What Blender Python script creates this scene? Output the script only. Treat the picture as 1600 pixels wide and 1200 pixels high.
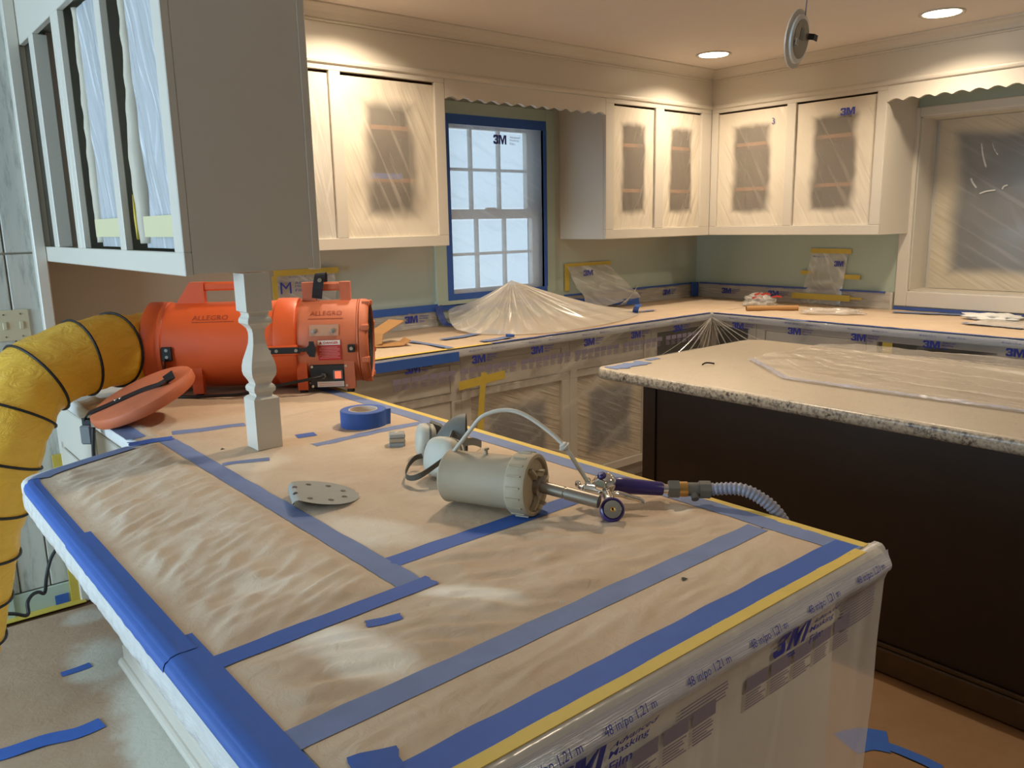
import bpy, math, random
import numpy as np
from mathutils import Vector, Matrix, noise as mnoise
random.seed(7)
for o in list(bpy.data.objects): bpy.data.objects.remove(o)
scene = bpy.context.scene
COL = scene.collection
# ------------------------------------------------------------------ camera
YAW, PITCH, ROLL, FPX = 0.696530, -0.1978164, -0.0197447, 1255.9
CAM = Vector((0, 0, 1.465))
fw = Vector((math.sin(YAW)*math.cos(PITCH), math.cos(YAW)*math.cos(PITCH), math.sin(PITCH)))
r0 = Vector((math.cos(YAW), -math.sin(YAW), 0)); u0 = r0.cross(fw)
rt = r0*math.cos(ROLL)+u0*math.sin(ROLL); up = u0*math.cos(ROLL)-r0*math.sin(ROLL)
cd = bpy.data.cameras.new('camera'); cam = bpy.data.objects.new('camera', cd); COL.objects.link(cam)
cd.sensor_width = 36; cd.lens = 36*FPX/1600; cd.clip_start = .02
cam.matrix_world = Matrix(((rt.x, up.x, -fw.x, CAM.x), (rt.y, up.y, -fw.y, CAM.y), (rt.z, up.z, -fw.z, CAM.z), (0, 0, 0, 1)))
scene.camera = cam
# ------------------------------------------------------------------ exposure, sky, daylight
vs = scene.view_settings
vs.view_transform = 'Standard'; vs.look = 'None'; vs.gamma = 1; vs.use_curve_mapping = False
vs.exposure = 0.27
W = bpy.data.worlds.new('overcast_sky'); scene.world = W; W.use_nodes = True
bg = W.node_tree.nodes['Background']; bg.inputs[0].default_value = (.66, .84, 1.0, 1); bg.inputs[1].default_value = 1.15
DAY = (.61, .81, 1.0); WARM = (1.0, .82, .61)
LAMP_W = 8.0
def area(name, loc, rot, sx, sy, power, col, spread=180):
    l = bpy.data.lights.new(name, 'AREA'); l.shape = 'RECTANGLE'; l.size = sx; l.size_y = sy
    l.energy = power; l.color = col; l.spread = math.radians(spread)
    o = bpy.data.objects.new(name, l); COL.objects.link(o); o.location = loc; o.rotation_euler = rot; return o
# daylight falling in through the tall dining-side windows in the left wall and the kitchen windows
area('daylight_dining_window', (-2.72, 2.35, 1.35), (0, -math.pi/2, 0), 1.5, 1.8, 120, DAY)
# ------------------------------------------------------------------ helpers
class MB:
    def __init__(s): s.v = []; s.f = []; s.uv = None
    def add(s, vs_, fs_):
        n = len(s.v); s.v += [tuple(p) for p in vs_]; s.f += [tuple(i+n for i in f) for f in fs_]; return s
    def box(s, x0, x1, y0, y1, z0, z1, b=0):
        if x0 > x1: x0, x1 = x1, x0
        if y0 > y1: y0, y1 = y1, y0
        if z0 > z1: z0, z1 = z1, z0
        if b <= 0:
            return s.add([(x0,y0,z0),(x1,y0,z0),(x1,y1,z0),(x0,y1,z0),(x0,y0,z1),(x1,y0,z1),(x1,y1,z1),(x0,y1,z1)],
                [(0,3,2,1),(4,5,6,7),(0,1,5,4),(1,2,6,5),(2,3,7,6),(3,0,4,7)])
        b = min(b, (x1-x0)*.45, (y1-y0)*.45, (z1-z0)*.45)
        X = (x0, x0+b, x1-b, x1); Y = (y0, y0+b, y1-b, y1); Zz = (z0, z0+b, z1-b, z1)
        # bevelled box: 24 verts
        vs_ = []; idx = {}
        for sx in (0, 1):
            for sy in (0, 1):
                for sz in (0, 1):
                    xi, xo = (X[1], X[0]) if sx == 0 else (X[2], X[3])
                    yi, yo = (Y[1], Y[0]) if sy == 0 else (Y[2], Y[3])
                    zi, zo = (Zz[1], Zz[0]) if sz == 0 else (Zz[2], Zz[3])
                    for k, p in enumerate(((xo, yi, zi), (xi, yo, zi), (xi, yi, zo))):
                        idx[sx, sy, sz, k] = len(vs_); vs_.append(p)
        I = idx; fs_ = []
        for t in (0, 1):
            fs_.append((I[t,0,0,0], I[t,1,0,0], I[t,1,1,0], I[t,0,1,0]))
            fs_.append((I[0,t,0,1], I[1,t,0,1], I[1,t,1,1], I[0,t,1,1]))
            fs_.append((I[0,0,t,2], I[1,0,t,2], I[1,1,t,2], I[0,1,t,2]))
            for q in (0, 1):
                fs_.append((I[0,t,q,1], I[1,t,q,1], I[1,t,q,2], I[0,t,q,2]))
                fs_.append((I[t,0,q,0], I[t,1,q,0], I[t,1,q,2], I[t,0,q,2]))
                fs_.append((I[t,q,0,0], I[t,q,1,0], I[t,q,1,1], I[t,q,0,1]))
                for k in (0, 1): fs_.append((I[t,q,k,0], I[t,q,k,1], I[t,q,k,2]))
        return s.add(vs_, fs_)
    def prism(s, poly, h0, h1, axis='z'):
        n = len(poly)
        f = {'z': lambda p, h: (p[0], p[1], h), 'y': lambda p, h: (p[0], h, p[1]), 'x': lambda p, h: (h, p[0], p[1])}[axis]
        vs_ = [f(p, h0) for p in poly]+[f(p, h1) for p in poly]
        fs_ = [tuple(range(n))[::-1], tuple(range(n, 2*n))]+[(i, (i+1) % n, n+(i+1) % n, n+i) for i in range(n)]
        return s.add(vs_, fs_)
    def rings(s, R, close=True, cap0=True, cap1=True):
        n = len(R[0]); base = len(s.v); vs_ = [p for r in R for p in r]; fs_ = []
        for i in range(len(R)-1):
            for j in range(n if close else n-1):
                k = (j+1) % n; fs_.append((i*n+j, i*n+k, (i+1)*n+k, (i+1)*n+j))
        if cap0: fs_.append(tuple(range(n))[::-1])
        if cap1: fs_.append(tuple(range((len(R)-1)*n, len(R)*n)))
        return s.add(vs_, fs_)
    def lathe(s, prof, c=(0,0,0), d=(0,0,1), n=32, cap0=True, cap1=True, a0=0, a1=2*math.pi):
        d = Vector(d).normalized(); a = d.orthogonal().normalized(); b = d.cross(a); c = Vector(c)
        return s.rings([[c+d*h+(a*math.cos(t)+b*math.sin(t))*r for t in [2*math.pi*k/n for k in range(n)]] for r, h in prof], True, cap0, cap1)
    def cyl(s, p0, p1, r, n=20, r1=None):
        p0 = Vector(p0); p1 = Vector(p1); d = p1-p0
        return s.lathe([(r, 0), (r if r1 is None else r1, d.length)], p0, d, n)
    def tube(s, pts, r, n=10, cap=True, sq=None):
        P = [Vector(p) for p in pts]; R = []; prev = None
        for i, p in enumerate(P):
            t = (P[min(i+1, len(P)-1)]-P[max(i-1, 0)]).normalized()
            if prev is None: a = t.orthogonal().normalized()
            else: a = (prev-t*prev.dot(t)).normalized()
            prev = a; b = t.cross(a); rr = r[i] if isinstance(r, (list, tuple)) else r
            R.append([p+(a*math.cos(q)+b*math.sin(q))*rr for q in [2*math.pi*k/n for k in range(n)]])
        return s.rings(R, True, cap, cap)
    def ribbon(s, pts, wdir, w, th=.0012):
        P = [Vector(p) for p in pts]; R = []
        for i, p in enumerate(P):
            t = (P[min(i+1, len(P)-1)]-P[max(i-1, 0)]).normalized()
            wd = Vector(wdir[i] if isinstance(wdir, list) else wdir); wd = (wd-t*wd.dot(t)).normalized(); nn = t.cross(wd)
            R.append([p-wd*w/2-nn*th/2, p+wd*w/2-nn*th/2, p+wd*w/2+nn*th/2, p-wd*w/2+nn*th/2])
        return s.rings(R, True)
    def grid(s, fn, nu, nv):
        vs_ = []; s.uv = {}
        for j in range(nv+1):
            for i in range(nu+1):
                vs_.append(fn(i/nu, j/nv)); s.uv[len(vs_)-1] = (i/nu, j/nv)
        fs_ = [(j*(nu+1)+i, j*(nu+1)+i+1, (j+1)*(nu+1)+i+1, (j+1)*(nu+1)+i) for j in range(nv) for i in range(nu)]
        return s.add(vs_, fs_)
    def mesh(s, name, smooth=False):
        m = bpy.data.meshes.new(name); m.from_pydata(s.v, [], s.f)
        if s.uv:
            uvl = m.uv_layers.new(name='UVMap')
            for l in m.loops: uvl.data[l.index].uv = s.uv.get(l.vertex_index, (0, 0))
        m.update()
        if smooth:
            m.polygons.foreach_set('use_smooth', [True]*len(m.polygons))
        return m
    def build(s, name, mat, parent=None, smooth=False, sharp=None):
        m = s.mesh(name, smooth)
        if s.uv is None:
            import bmesh
            bm = bmesh.new(); bm.from_mesh(m); bmesh.ops.recalc_face_normals(bm, faces=bm.faces)
            if smooth and sharp:
                for e in bm.edges:
                    if len(e.link_faces) == 2 and e.calc_face_angle(0) > math.radians(sharp): e.smooth = False
            bm.to_mesh(m); bm.free()
        return link(name, m, mat, parent)
def link(name, m, mat, parent=None):
    if mat is not None and not m.materials: m.materials.append(mat)
    o = bpy.data.objects.new(name, m); COL.objects.link(o)
    if parent is not None:
        o.parent = parent; o.matrix_parent_inverse = parent_inv(parent)
        if parent.get('local_parts'): o['local_parts'] = 1
    return o
def world_of(o):
    M = Matrix.LocRotScale(o.location, o.rotation_euler, o.scale)
    if o.parent: M = world_of(o.parent) @ o.matrix_parent_inverse @ M
    return M
def parent_inv(p): return Matrix.Identity(4) if p.get('local_parts') else world_of(p).inverted()
def tag(o, label, cat, group=None, kind=None):
    o['label'] = label; o['category'] = cat
    if group: o['group'] = group
    if kind: o['kind'] = kind
    return o
def struct(o, label=None):
    o['kind'] = 'structure'
    if label: o['label'] = label
    return o
def thing(name, label, cat, loc=(0,0,0), rotz=0, group=None, local=False):
    o = bpy.data.objects.new(name, None); COL.objects.link(o); o.location = loc; o.rotation_euler = (0, 0, rotz)
    o.empty_display_size = .05
    if local: o['local_parts'] = 1
    return tag(o, label, cat, group)
def ray(px, py): return fw+rt*((px-800)/FPX)-up*((py-600)/FPX)
def atd(px, py, d): return CAM+ray(px, py)*d
def onz(px, py, z): d = ray(px, py); return CAM+d*((z-CAM.z)/d.z)
def N(x, y, z=0.0): return mnoise.noise(Vector((x, y, z)))
def smooth_path(P, n=8):
    P = [Vector(p) for p in P]; out = []
    for i in range(len(P)-1):
        p0 = P[max(i-1, 0)]; p1 = P[i]; p2 = P[i+1]; p3 = P[min(i+2, len(P)-1)]
        for k in range(n):
            t = k/n; out.append(.5*((2*p1)+(p2-p0)*t+(2*p0-5*p1+4*p2-p3)*t*t+(3*p1-p0-3*p2+p3)*t*t*t))
    out.append(P[-1]); return out
# ------------------------------------------------------------------ materials
def lin(r, g, b): return tuple((c/255/12.92) if c/255 <= .04045 else ((c/255+.055)/1.055)**2.4 for c in (r, g, b))+(1,)
class NT:
    def __init__(s, name):
        s.m = bpy.data.materials.new(name); s.m.use_nodes = True; s.t = s.m.node_tree; s.n = s.t.nodes; s.n.clear()
        s.out = s.n.new('ShaderNodeOutputMaterial')
    def new(s, t, **k):
        n = s.n.new(t)
        for a, b in k.items(): setattr(n, a, b)
        return n
    def l(s, a, b): s.t.links.new(a, b)
    def set(s, sock, v):
        if hasattr(v, 'links') or isinstance(v, bpy.types.NodeSocket): s.l(v, sock)
        else: sock.default_value = v
    def math(s, op, a, b=0.0, c=None, clamp=False):
        n = s.new('ShaderNodeMath', operation=op, use_clamp=clamp); s.set(n.inputs[0], a); s.set(n.inputs[1], b)
        if c is not None: s.set(n.inputs[2], c)
        return n.outputs[0]
    def noise(s, scale, detail=3, rough=.5, vec=None, dist=0.0):
        n = s.new('ShaderNodeTexNoise'); n.inputs['Scale'].default_value = scale; n.inputs['Detail'].default_value = detail
        n.inputs['Roughness'].default_value = rough; n.inputs['Distortion'].default_value = dist
        if vec is not None: s.l(vec, n.inputs['Vector'])
        return n.outputs[0]
    def ramp(s, fac, stops):
        n = s.new('ShaderNodeValToRGB'); e = n.color_ramp.elements
        while len(e) < len(stops): e.new(.5)
        for el, (p, c) in zip(e, stops): el.position = p; el.color = c if len(c) == 4 else (*c, 1)
        s.l(fac, n.inputs[0]); return n.outputs[0]
    def smap(s, v, a, b, lo=0.0, hi=1.0):
        n = s.new('ShaderNodeMapRange', interpolation_type='SMOOTHSTEP'); s.set(n.inputs[0], v)
        for i, q in enumerate((a, b, lo, hi)): n.inputs[i+1].default_value = q
        return n.outputs[0]
    def mixc(s, f, a, b):
        n = s.new('ShaderNodeMix', data_type='RGBA'); s.set(n.inputs[0], f); s.set(n.inputs[6], a); s.set(n.inputs[7], b); return n.outputs[2]
    def coord(s, which='Object'): return s.new('ShaderNodeTexCoord').outputs[which]
    def mapping(s, vec, loc=(0,0,0), rot=(0,0,0), sc=(1,1,1), typ='POINT'):
        n = s.new('ShaderNodeMapping', vector_type=typ); s.l(vec, n.inputs[0])
        n.inputs[1].default_value = loc; n.inputs[2].default_value = rot; n.inputs[3].default_value = sc; return n.outputs[0]
    def bump(s, h, strength=.3, dist=.002):
        n = s.new('ShaderNodeBump'); n.inputs['Strength'].default_value = strength; n.inputs['Distance'].default_value = dist
        s.l(h, n.inputs['Height']); return n.outputs[0]
    def bsdf(s, col, rough=.5, metal=0.0, spec=.5, normal=None, coat=0.0, trans=None):
        n = s.new('ShaderNodeBsdfPrincipled'); s.set(n.inputs['Base Color'], col); s.set(n.inputs['Roughness'], rough)
        n.inputs['Metallic'].default_value = metal; n.inputs['Specular IOR Level'].default_value = spec
        n.inputs['Coat Weight'].default_value = coat
        if trans: n.inputs['Transmission Weight'].default_value = trans
        if normal is not None: s.l(normal, n.inputs['Normal'])
        return n.outputs[0]
    def mixs(s, f, a, b):
        n = s.new('ShaderNodeMixShader'); s.set(n.inputs[0], f); s.l(a, n.inputs[1]); s.l(b, n.inputs[2]); return n.outputs[0]
    def done(s, sh): s.l(sh, s.out.inputs[0]); return s.m
def simple(name, col, rough=.5, metal=0.0, spec=.5, var=.06, vscale=6, bump=0.0, bscale=60, bdist=.001, coat=0.0):
    t = NT(name); vec = t.coord('Object')
    base = col if len(col) == 4 else (*col, 1)
    c2 = tuple(min(1, c*(1-var*2)) for c in base[:3])+(1,)
    c = t.mixc(t.noise(vscale, 4, .55, vec), base, c2) if var else base
    nb = t.bump(t.noise(bscale, 4, .6, vec), bump, bdist) if bump else None
    return t.done(t.bsdf(c, rough, metal, spec, nb, coat))
M = {}
M['cream'] = simple('satin_greige_paint', lin(214, 207, 194), .36, var=.02, bump=.05, bscale=90)
M['ceiling'] = simple('flat_ceiling_paint', lin(228, 219, 210), .85, var=.03, bump=.08, bscale=140)
M['mint'] = simple('pale_mint_wall_paint', lin(178, 192, 176), .6, var=.03, bump=.05, bscale=120)
M['tan'] = simple('beige_overspray_wall', lin(204, 190, 168), .6, var=.05)
M['interior'] = simple('brown_cabinet_interior', lin(112, 92, 76), .6, var=.2, vscale=9)
M['shelf'] = simple('orange_brown_shelf_wood', lin(176, 116, 66), .5, var=.15, vscale=14)
M['greyin'] = simple('grey_green_cabinet_inside', lin(150, 148, 136), .5, var=.05)
M['bluetape'] = simple('blue_painters_tape', lin(54, 98, 182), .62, var=.10, vscale=30, bump=.25, bscale=240, bdist=.0006)
M['bluetape_dusty'] = simple('dusted_blue_painters_tape', lin(122, 140, 184), .7, var=.16, vscale=22, bump=.25, bscale=240, bdist=.0006)
M['yellowtape'] = simple('yellow_masking_tape', lin(226, 196, 96), .6, var=.10, vscale=30, bump=.2, bscale=220)
M['goldtape'] = simple('gold_masking_tape', lin(212, 186, 78), .6, var=.10, vscale=30)
M['orange'] = simple('orange_moulded_plastic', lin(226, 94, 42), .42, var=.10, vscale=5, bump=.05, bscale=180)
M['dustyorange'] = simple('dusty_orange_plastic', lin(214, 116, 76), .6, var=.2, vscale=11)
M['black'] = simple('black_rubber', lin(24, 24, 25), .5, var=.05)
M['blackstrap'] = simple('black_nylon_webbing', lin(26, 26, 30), .6, var=.1, vscale=60)
M['greyplastic'] = simple('grey_buckle_plastic', lin(112, 116, 118), .5)
M['screw'] = simple('steel_screw', lin(200, 198, 190), .3, metal=1, var=0)
M['chrome'] = simple('polished_chrome', lin(226, 222, 214), .1, metal=1, var=0)
M['steel'] = simple('brushed_grey_steel', lin(150, 140, 126), .4, metal=.8, var=.05)
M['brass'] = simple('brass_fitting', lin(206, 164, 98), .3, metal=.9, var=.05)
M['purple'] = simple('purple_anodised_handle', lin(58, 44, 112), .32, var=.05)
M['cup'] = simple('overspray_coated_grey_plastic', lin(184, 168, 142), .6, var=.12, vscale=14, bump=.1, bscale=80)
M['cuplid'] = simple('tan_coated_threaded_ring', lin(182, 166, 138), .6, var=.12, vscale=20, bump=.1, bscale=80)
M['hosewhite'] = simple('white_rubber_tube', lin(206, 200, 186), .5, var=.03)
M['hosegrey'] = simple('blue_grey_ribbed_hose', lin(142, 144, 160), .42, var=.05)
M['fitting'] = simple('dark_grey_plastic_fitting', lin(104, 102, 94), .5)
M['maskgrey'] = simple('grey_silicone_mask', lin(108, 110, 106), .5, var=.06)
M['maskdark'] = simple('dark_grey_mask_body', lin(62, 62, 58), .5)
M['filter'] = simple('dusty_white_filter', lin(204, 200, 184), .5, var=.08, vscale=14)
M['strapgrey'] = simple('dark_grey_elastic_strap', lin(88, 86, 78), .7)
M['sandpaper'] = simple('grey_sandpaper', lin(164, 164, 158), .8, var=.06, vscale=40, bump=.3, bscale=500)
M['cardboard'] = simple('brown_cardboard', lin(186, 140, 88), .8, var=.1)
M['espresso'] = simple('espresso_stained_wood', lin(46, 28, 16), .45, var=.3, vscale=18)
M['espressolight'] = simple('worn_dark_wood_moulding', lin(92, 66, 36), .5, var=.3, vscale=18)
M['wood'] = simple('brown_floor_boards', lin(120, 84, 52), .5, var=.25)
M['switch'] = simple('ivory_switch_plastic', lin(206, 196, 166), .4, var=.02)
M['white'] = simple('white_enamel', lin(224, 224, 220), .4, var=.02)
M['metalwhite'] = simple('white_coated_metal_rim', lin(205, 200, 190), .35, var=.02)
M['labelred'] = simple('red_label_print', lin(190, 40, 44), .5, var=.04)
M['labelwhite'] = simple('white_label', lin(224, 212, 196), .5, var=.04)
M['labelfaint'] = simple('pale_label_lines', lin(222, 150, 140), .5, var=0)
M['darkplate'] = simple('charcoal_control_plate', lin(40, 42, 44), .5)
M['printblue'] = simple('blue_film_print', lin(52, 62, 160), .5, var=0)
M['printgrey'] = simple('grey_violet_film_print', lin(136, 128, 146), .5, var=0)
M['embossed'] = simple('embossed_orange_lettering', lin(150, 62, 32), .6, var=0)
M['paletape'] = simple('pale_cream_tape', lin(216, 208, 166), .55, var=.06)
M['board'] = None
def emit(name, col, st):
    t = NT(name); n = t.new('ShaderNodeEmission'); n.inputs[0].default_value = (*col, 1); n.inputs[1].default_value = st; return t.done(n.outputs[0])
M['lamp'] = emit('lit_led_lens', (1.0, .80, .55), 9.0)
M['redlamp'] = emit('lit_red_rocker', (1.0, .12, .06), 1.6)
def granite():
    t = NT('speckled_granite'); v = t.coord('Object')
    sp = t.ramp(t.noise(95, 5, .7, v), [(.42, lin(48, 42, 38)), (.49, lin(140, 128, 112)), (.6, lin(176, 164, 144)), (.75, lin(150, 130, 104))])
    c = t.mixc(t.ramp(t.noise(28, 3, .6, v), [(.35, (0,0,0)), (.65, (1,1,1))]), sp, lin(178, 166, 146))
    c = t.mixc(.45, c, sp)
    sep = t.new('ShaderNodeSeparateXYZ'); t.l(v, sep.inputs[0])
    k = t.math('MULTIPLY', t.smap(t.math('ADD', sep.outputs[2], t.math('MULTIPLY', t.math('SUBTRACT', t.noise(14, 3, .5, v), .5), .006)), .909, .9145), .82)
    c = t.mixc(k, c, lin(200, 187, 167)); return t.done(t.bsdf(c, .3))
M['granite'] = granite()
def plank_mat():
    t = NT('whitewashed_board'); v = t.coord('Object'); m = t.mapping(v, sc=(14, 14, 2.2))
    c = t.ramp(t.noise(3, 6, .65, m), [(.3, lin(150, 152, 144)), (.48, lin(196, 197, 188)), (.8, lin(206, 206, 197))])
    return t.done(t.bsdf(c, .6))
M['board'] = plank_mat()
def duct_mat():
    t = NT('yellow_vinyl_duct'); v = t.coord('Object')
    nb = t.bump(t.ramp(t.noise(14, 5, .6, t.mapping(v, sc=(1, 1, 2.2)), 1.5), [(.35, (0,0,0)), (.5, (.6,.6,.6)), (.62, (1,1,1))]), .55, .006)
    p = t.bsdf(lin(250, 208, 84), .26, normal=nb); tr = t.new('ShaderNodeBsdfTranslucent'); tr.inputs[0].default_value = lin(255, 205, 70)
    return t.done(t.mixs(.35, p, tr.outputs[0]))
M['duct'] = duct_mat()
def kraft(name, base, patches, dark=(.86, .8, .76), ncol=lin(240, 232, 216), vs_=5.0):
    t = NT(name); v = t.coord('Object')
    b2 = tuple(base[i]*dark[i] for i in range(3))+(1,)
    c = t.mixc(t.ramp(t.noise(vs_, 5, .6, v), [(.3, (0,0,0)), (.7, (1,1,1))]), base, b2)
    d1 = t.noise(7, 4, .6, v)
    mask = None
    for (x, y, rot, sx, sy, st) in patches:
        m = t.mapping(v, (x, y, 0), (0, 0, rot), (sx, sy, 1), 'TEXTURE')
        sep = t.new('ShaderNodeSeparateXYZ'); t.l(m, sep.inputs[0])
        cb = t.new('ShaderNodeCombineXYZ'); t.l(sep.outputs[0], cb.inputs[0]); t.l(sep.outputs[1], cb.inputs[1])
        ln = t.new('ShaderNodeVectorMath', operation='LENGTH'); t.l(cb.outputs[0], ln.inputs[0])
        q = t.math('ADD', ln.outputs['Value'], t.math('MULTIPLY', t.math('SUBTRACT', d1, .5), .9))
        w = t.smap(q, .40, 1.08, st, 0.0)
        mask = w if mask is None else t.math('MAXIMUM', mask, w)
    if mask is not None: c = t.mixc(mask, c, ncol)
    nb = t.bump(t.noise(30, 6, .62, v, .8), .55, .005)
    return t.done(t.bsdf(c, .74, spec=.25, normal=nb))
def film(name, opac=.18, streak=.5, ang=.6, tint=(.80, .80, .80), scale=5.0, stretch=9.0, edge=None, ecol=lin(214, 207, 194), transl=0.0, ecen=.30, rough=.22, spray=0.0, tcol=(.97, .97, .97)):
    """clear plastic masking film: see-through with cloudy stretch creases; edge = (soft0, soft1) width of sprayed paint along its border"""
    t = NT(name); uv = t.coord('UV')
    m = t.mapping(t.mapping(uv, rot=(0, 0, ang)), sc=(scale*.6, scale*stretch, 1))
    n1 = t.noise(1.0, 2, .5, m, .15)
    st = t.smap(n1, .52, .74)
    m2 = t.mapping(t.mapping(uv, rot=(0, 0, ang+.5)), sc=(scale*.6, scale*stretch*.6, 1))
    st2 = t.smap(t.noise(1.0, 2, .5, m2, .15), .58, .78)
    s = t.math('MAXIMUM', st, t.math('MULTIPLY', st2, .6))
    fac = t.math('ADD', t.math('MULTIPLY', s, streak), opac, clamp=True)
    tp = t.new('ShaderNodeBsdfTransparent'); tp.inputs[0].default_value = (*tcol, 1)
    nb = t.bump(n1, .5, .004)
    pl = t.bsdf((*tint, 1), rough, normal=nb)
    if transl:
        tr = t.new('ShaderNodeBsdfTranslucent'); tr.inputs[0].default_value = (.9, .92, .95, 1); pl = t.mixs(transl, pl, tr.outputs[0])
    gl = t.new('ShaderNodeBsdfGlossy'); gl.inputs['Roughness'].default_value = .16; t.l(nb, gl.inputs['Normal'])
    clear = t.mixs(.05, tp.outputs[0], gl.outputs[0])
    sh = t.mixs(fac, clear, pl)
    if edge:
        sep = t.new('ShaderNodeSeparateXYZ'); t.l(uv, sep.inputs[0])
        a = t.math('MINIMUM', sep.outputs[0], t.math('SUBTRACT', 1.0, sep.outputs[0]))
        b = t.math('MINIMUM', sep.outputs[1], t.math('SUBTRACT', 1.0, sep.outputs[1]))
        d = t.math('MINIMUM', t.math('MULTIPLY', a, edge[2] if len(edge) > 2 else 1.0), b)
        d = t.math('ADD', d, t.math('MULTIPLY', t.math('SUBTRACT', t.noise(3.2, 2, .5, uv), .5), .10))
        k = t.smap(d, edge[0], edge[1], 1.0, 0.0)
        pt = t.bsdf(ecol, .38, normal=t.bump(n1, .8, .012))
        sh = t.mixs(k, sh, pt)
    return t.done(sh)
# ------------------------------------------------------------------ the room
YW, XW, YU, XU, ZC, ZT = 3.644, 4.8125, 3.26, 4.429, 2.37, .915
ZB0, ZB1 = 1.362, 2.150            # wall cabinets: underside and bead height
def wallmat():
    t = NT('mint_wall_with_overspray'); v = t.coord('Object'); sep = t.new('ShaderNodeSeparateXYZ'); t.l(v, sep.inputs[0])
    nz = t.math('MULTIPLY', t.math('SUBTRACT', t.noise(2.5, 3, .5, v), .5), .35)
    k1 = t.smap(t.math('ADD', sep.outputs[0], nz), 1.45, 2.15, 1.0, 0.0)
    k2 = t.math('MULTIPLY', t.smap(t.math('ADD', sep.outputs[2], nz), 1.17, 1.33), .55)
    c = t.mixc(t.math('MAXIMUM', k1, k2), lin(182, 196, 186), lin(196, 184, 164)); return t.done(t.bsdf(c, .6))
M['wall'] = wallmat()
struct(MB().box(-2.6, 5.05, -2.6, 3.9, -.1, -.002).build('floor', M['wood']), 'brown wooden floor')
struct(MB().box(-2.7, 5.05, -2.7, 3.9, ZC, ZC+.08).build('ceiling', M['ceiling']), 'plain warm lit ceiling')
WX0, WX1, WZ0, WZ1 = 2.605, 3.322, 1.05, 2.035
mb = MB(); mb.box(.59, WX0, YW, YW+.15, 0, ZC); mb.box(WX1, 5.0, YW, YW+.15, 0, ZC); mb.box(WX0, WX1, YW, YW+.15, 0, WZ0); mb.box(WX0, WX1, YW, YW+.15, WZ1, ZC)
struct(mb.build('wall_back', M['wall']), 'pale mint back wall with beige overspray')
PY0, PY1, PZ0, PZ1 = .62, 2.12, 1.03, 2.003   # picture window opening
mb = MB(); mb.box(XW, XW+.2, PY1, YW+.1, 0, ZC); mb.box(XW, XW+.2, -2.6, PY0, 0, ZC); mb.box(XW, XW+.2, PY0, PY1, 0, PZ0); mb.box(XW, XW+.2, PY0, PY1, PZ1, ZC)
struct(mb.build('wall_right', M['mint']), 'pale mint right hand wall')
mb = MB(); mb.box(-2.75, -2.6, -2.6, 1.45, 0, ZC); mb.box(-2.75, -2.6, 3.25, 3.6, 0, ZC); mb.box(-2.75, -2.6, 1.45, 3.25, 0, .6); mb.box(-2.75, -2.6, 1.45, 3.25, 2.1, ZC)
struct(mb.build('wall_left', M['mint']))
struct(MB().box(-2.75, 5.0, -2.75, -2.6, 0, ZC).build('wall_front', M['cream']))
# paneled stretch of back wall on the dining side
wp = struct(MB().box(-2.6, .612, 3.475, 3.64, 0, ZC).build('wall_paneled', M['tan']), 'whitewashed board wall on the dining side')
xs = .612
for i in range(16):
    w = .104 if i % 3 else .118
    for (z0, z1) in ((.094, 1.388), (1.392, ZC)):
        MB().box(xs-w+.003, xs-.002, 3.458, 3.476, z0+.001, z1-.001, .003).build('board', M['board'], wp)
    xs -= w
struct(MB().box(-.6, .60, 3.447, 3.458, 0, .094, .003).build('baseboard_left', M['mint']), 'mint baseboard under the whitewashed boards')
struct(MB().box(.255, .362, 3.436, 3.447, 0, 1.1, .003).build('trim_1', M['mint']), 'mint upright trim board at floor left')
struct(MB().box(.586, .6255, 3.425, 3.4745, .0, ZC-.001, .004).build('trim_2', M['cream']), 'pale corner board where boards meet kitchen wall')
# soffits, beads, crown
struct(MB().box(.97, XU, YU, YW, ZB1, ZC).build('wall_soffit_back', M['cream']), 'greige soffit above the back wall cabinets')
struct(MB().box(XU, XW, -2.6, YW, ZB1, ZC).build('wall_soffit_right', M['cream']), 'greige soffit above the right wall cabinets')
struct(MB().box(.632, .97, 1.92, YW, ZB1+.002, ZC).build('wall_soffit_front', M['cream']), 'greige soffit above the hanging cabinet')
bead = [(.0, .02), (.005, .019), (.010, .013), (.012, .006), (.010, -.004), (.004, -.009), (.0, -.010)]
crown = [(0, 0), (.010, .0), (.012, .006), (.008, .010), (.014, .014), (.016, .022), (.026, .034), (.044, .046), (.062, .052), (.068, .056), (.068, .062), (0, .062)]
def run_trim(name, prof, z, label):
    n = len(prof)
    mb = MB(); mb.rings([[(x, YU-d, z+h) for d, h in prof] if e == 0 else [(XU-d, YU-d, z+h) for d, h in prof] for e, x in ((0, .97), (1, 0))])
    struct(mb.build(name+'1' if False else name[0], M['cream']), label[0])
    mb = MB(); mb.rings([[(XU-d, YU-d, z+h) for d, h in prof], [(XU-d, -2.6, z+h) for d, h in prof]])
    struct(mb.build(name[1], M['cream']), label[1])
run_trim(('trim_3', 'trim_4'), bead, ZB1, ('bead moulding along the back soffit', 'bead moulding along the right soffit'))
run_trim(('trim_5', 'trim_6'), crown, ZC-.062, ('crown moulding along the back soffit', 'crown moulding along the right soffit'))
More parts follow.
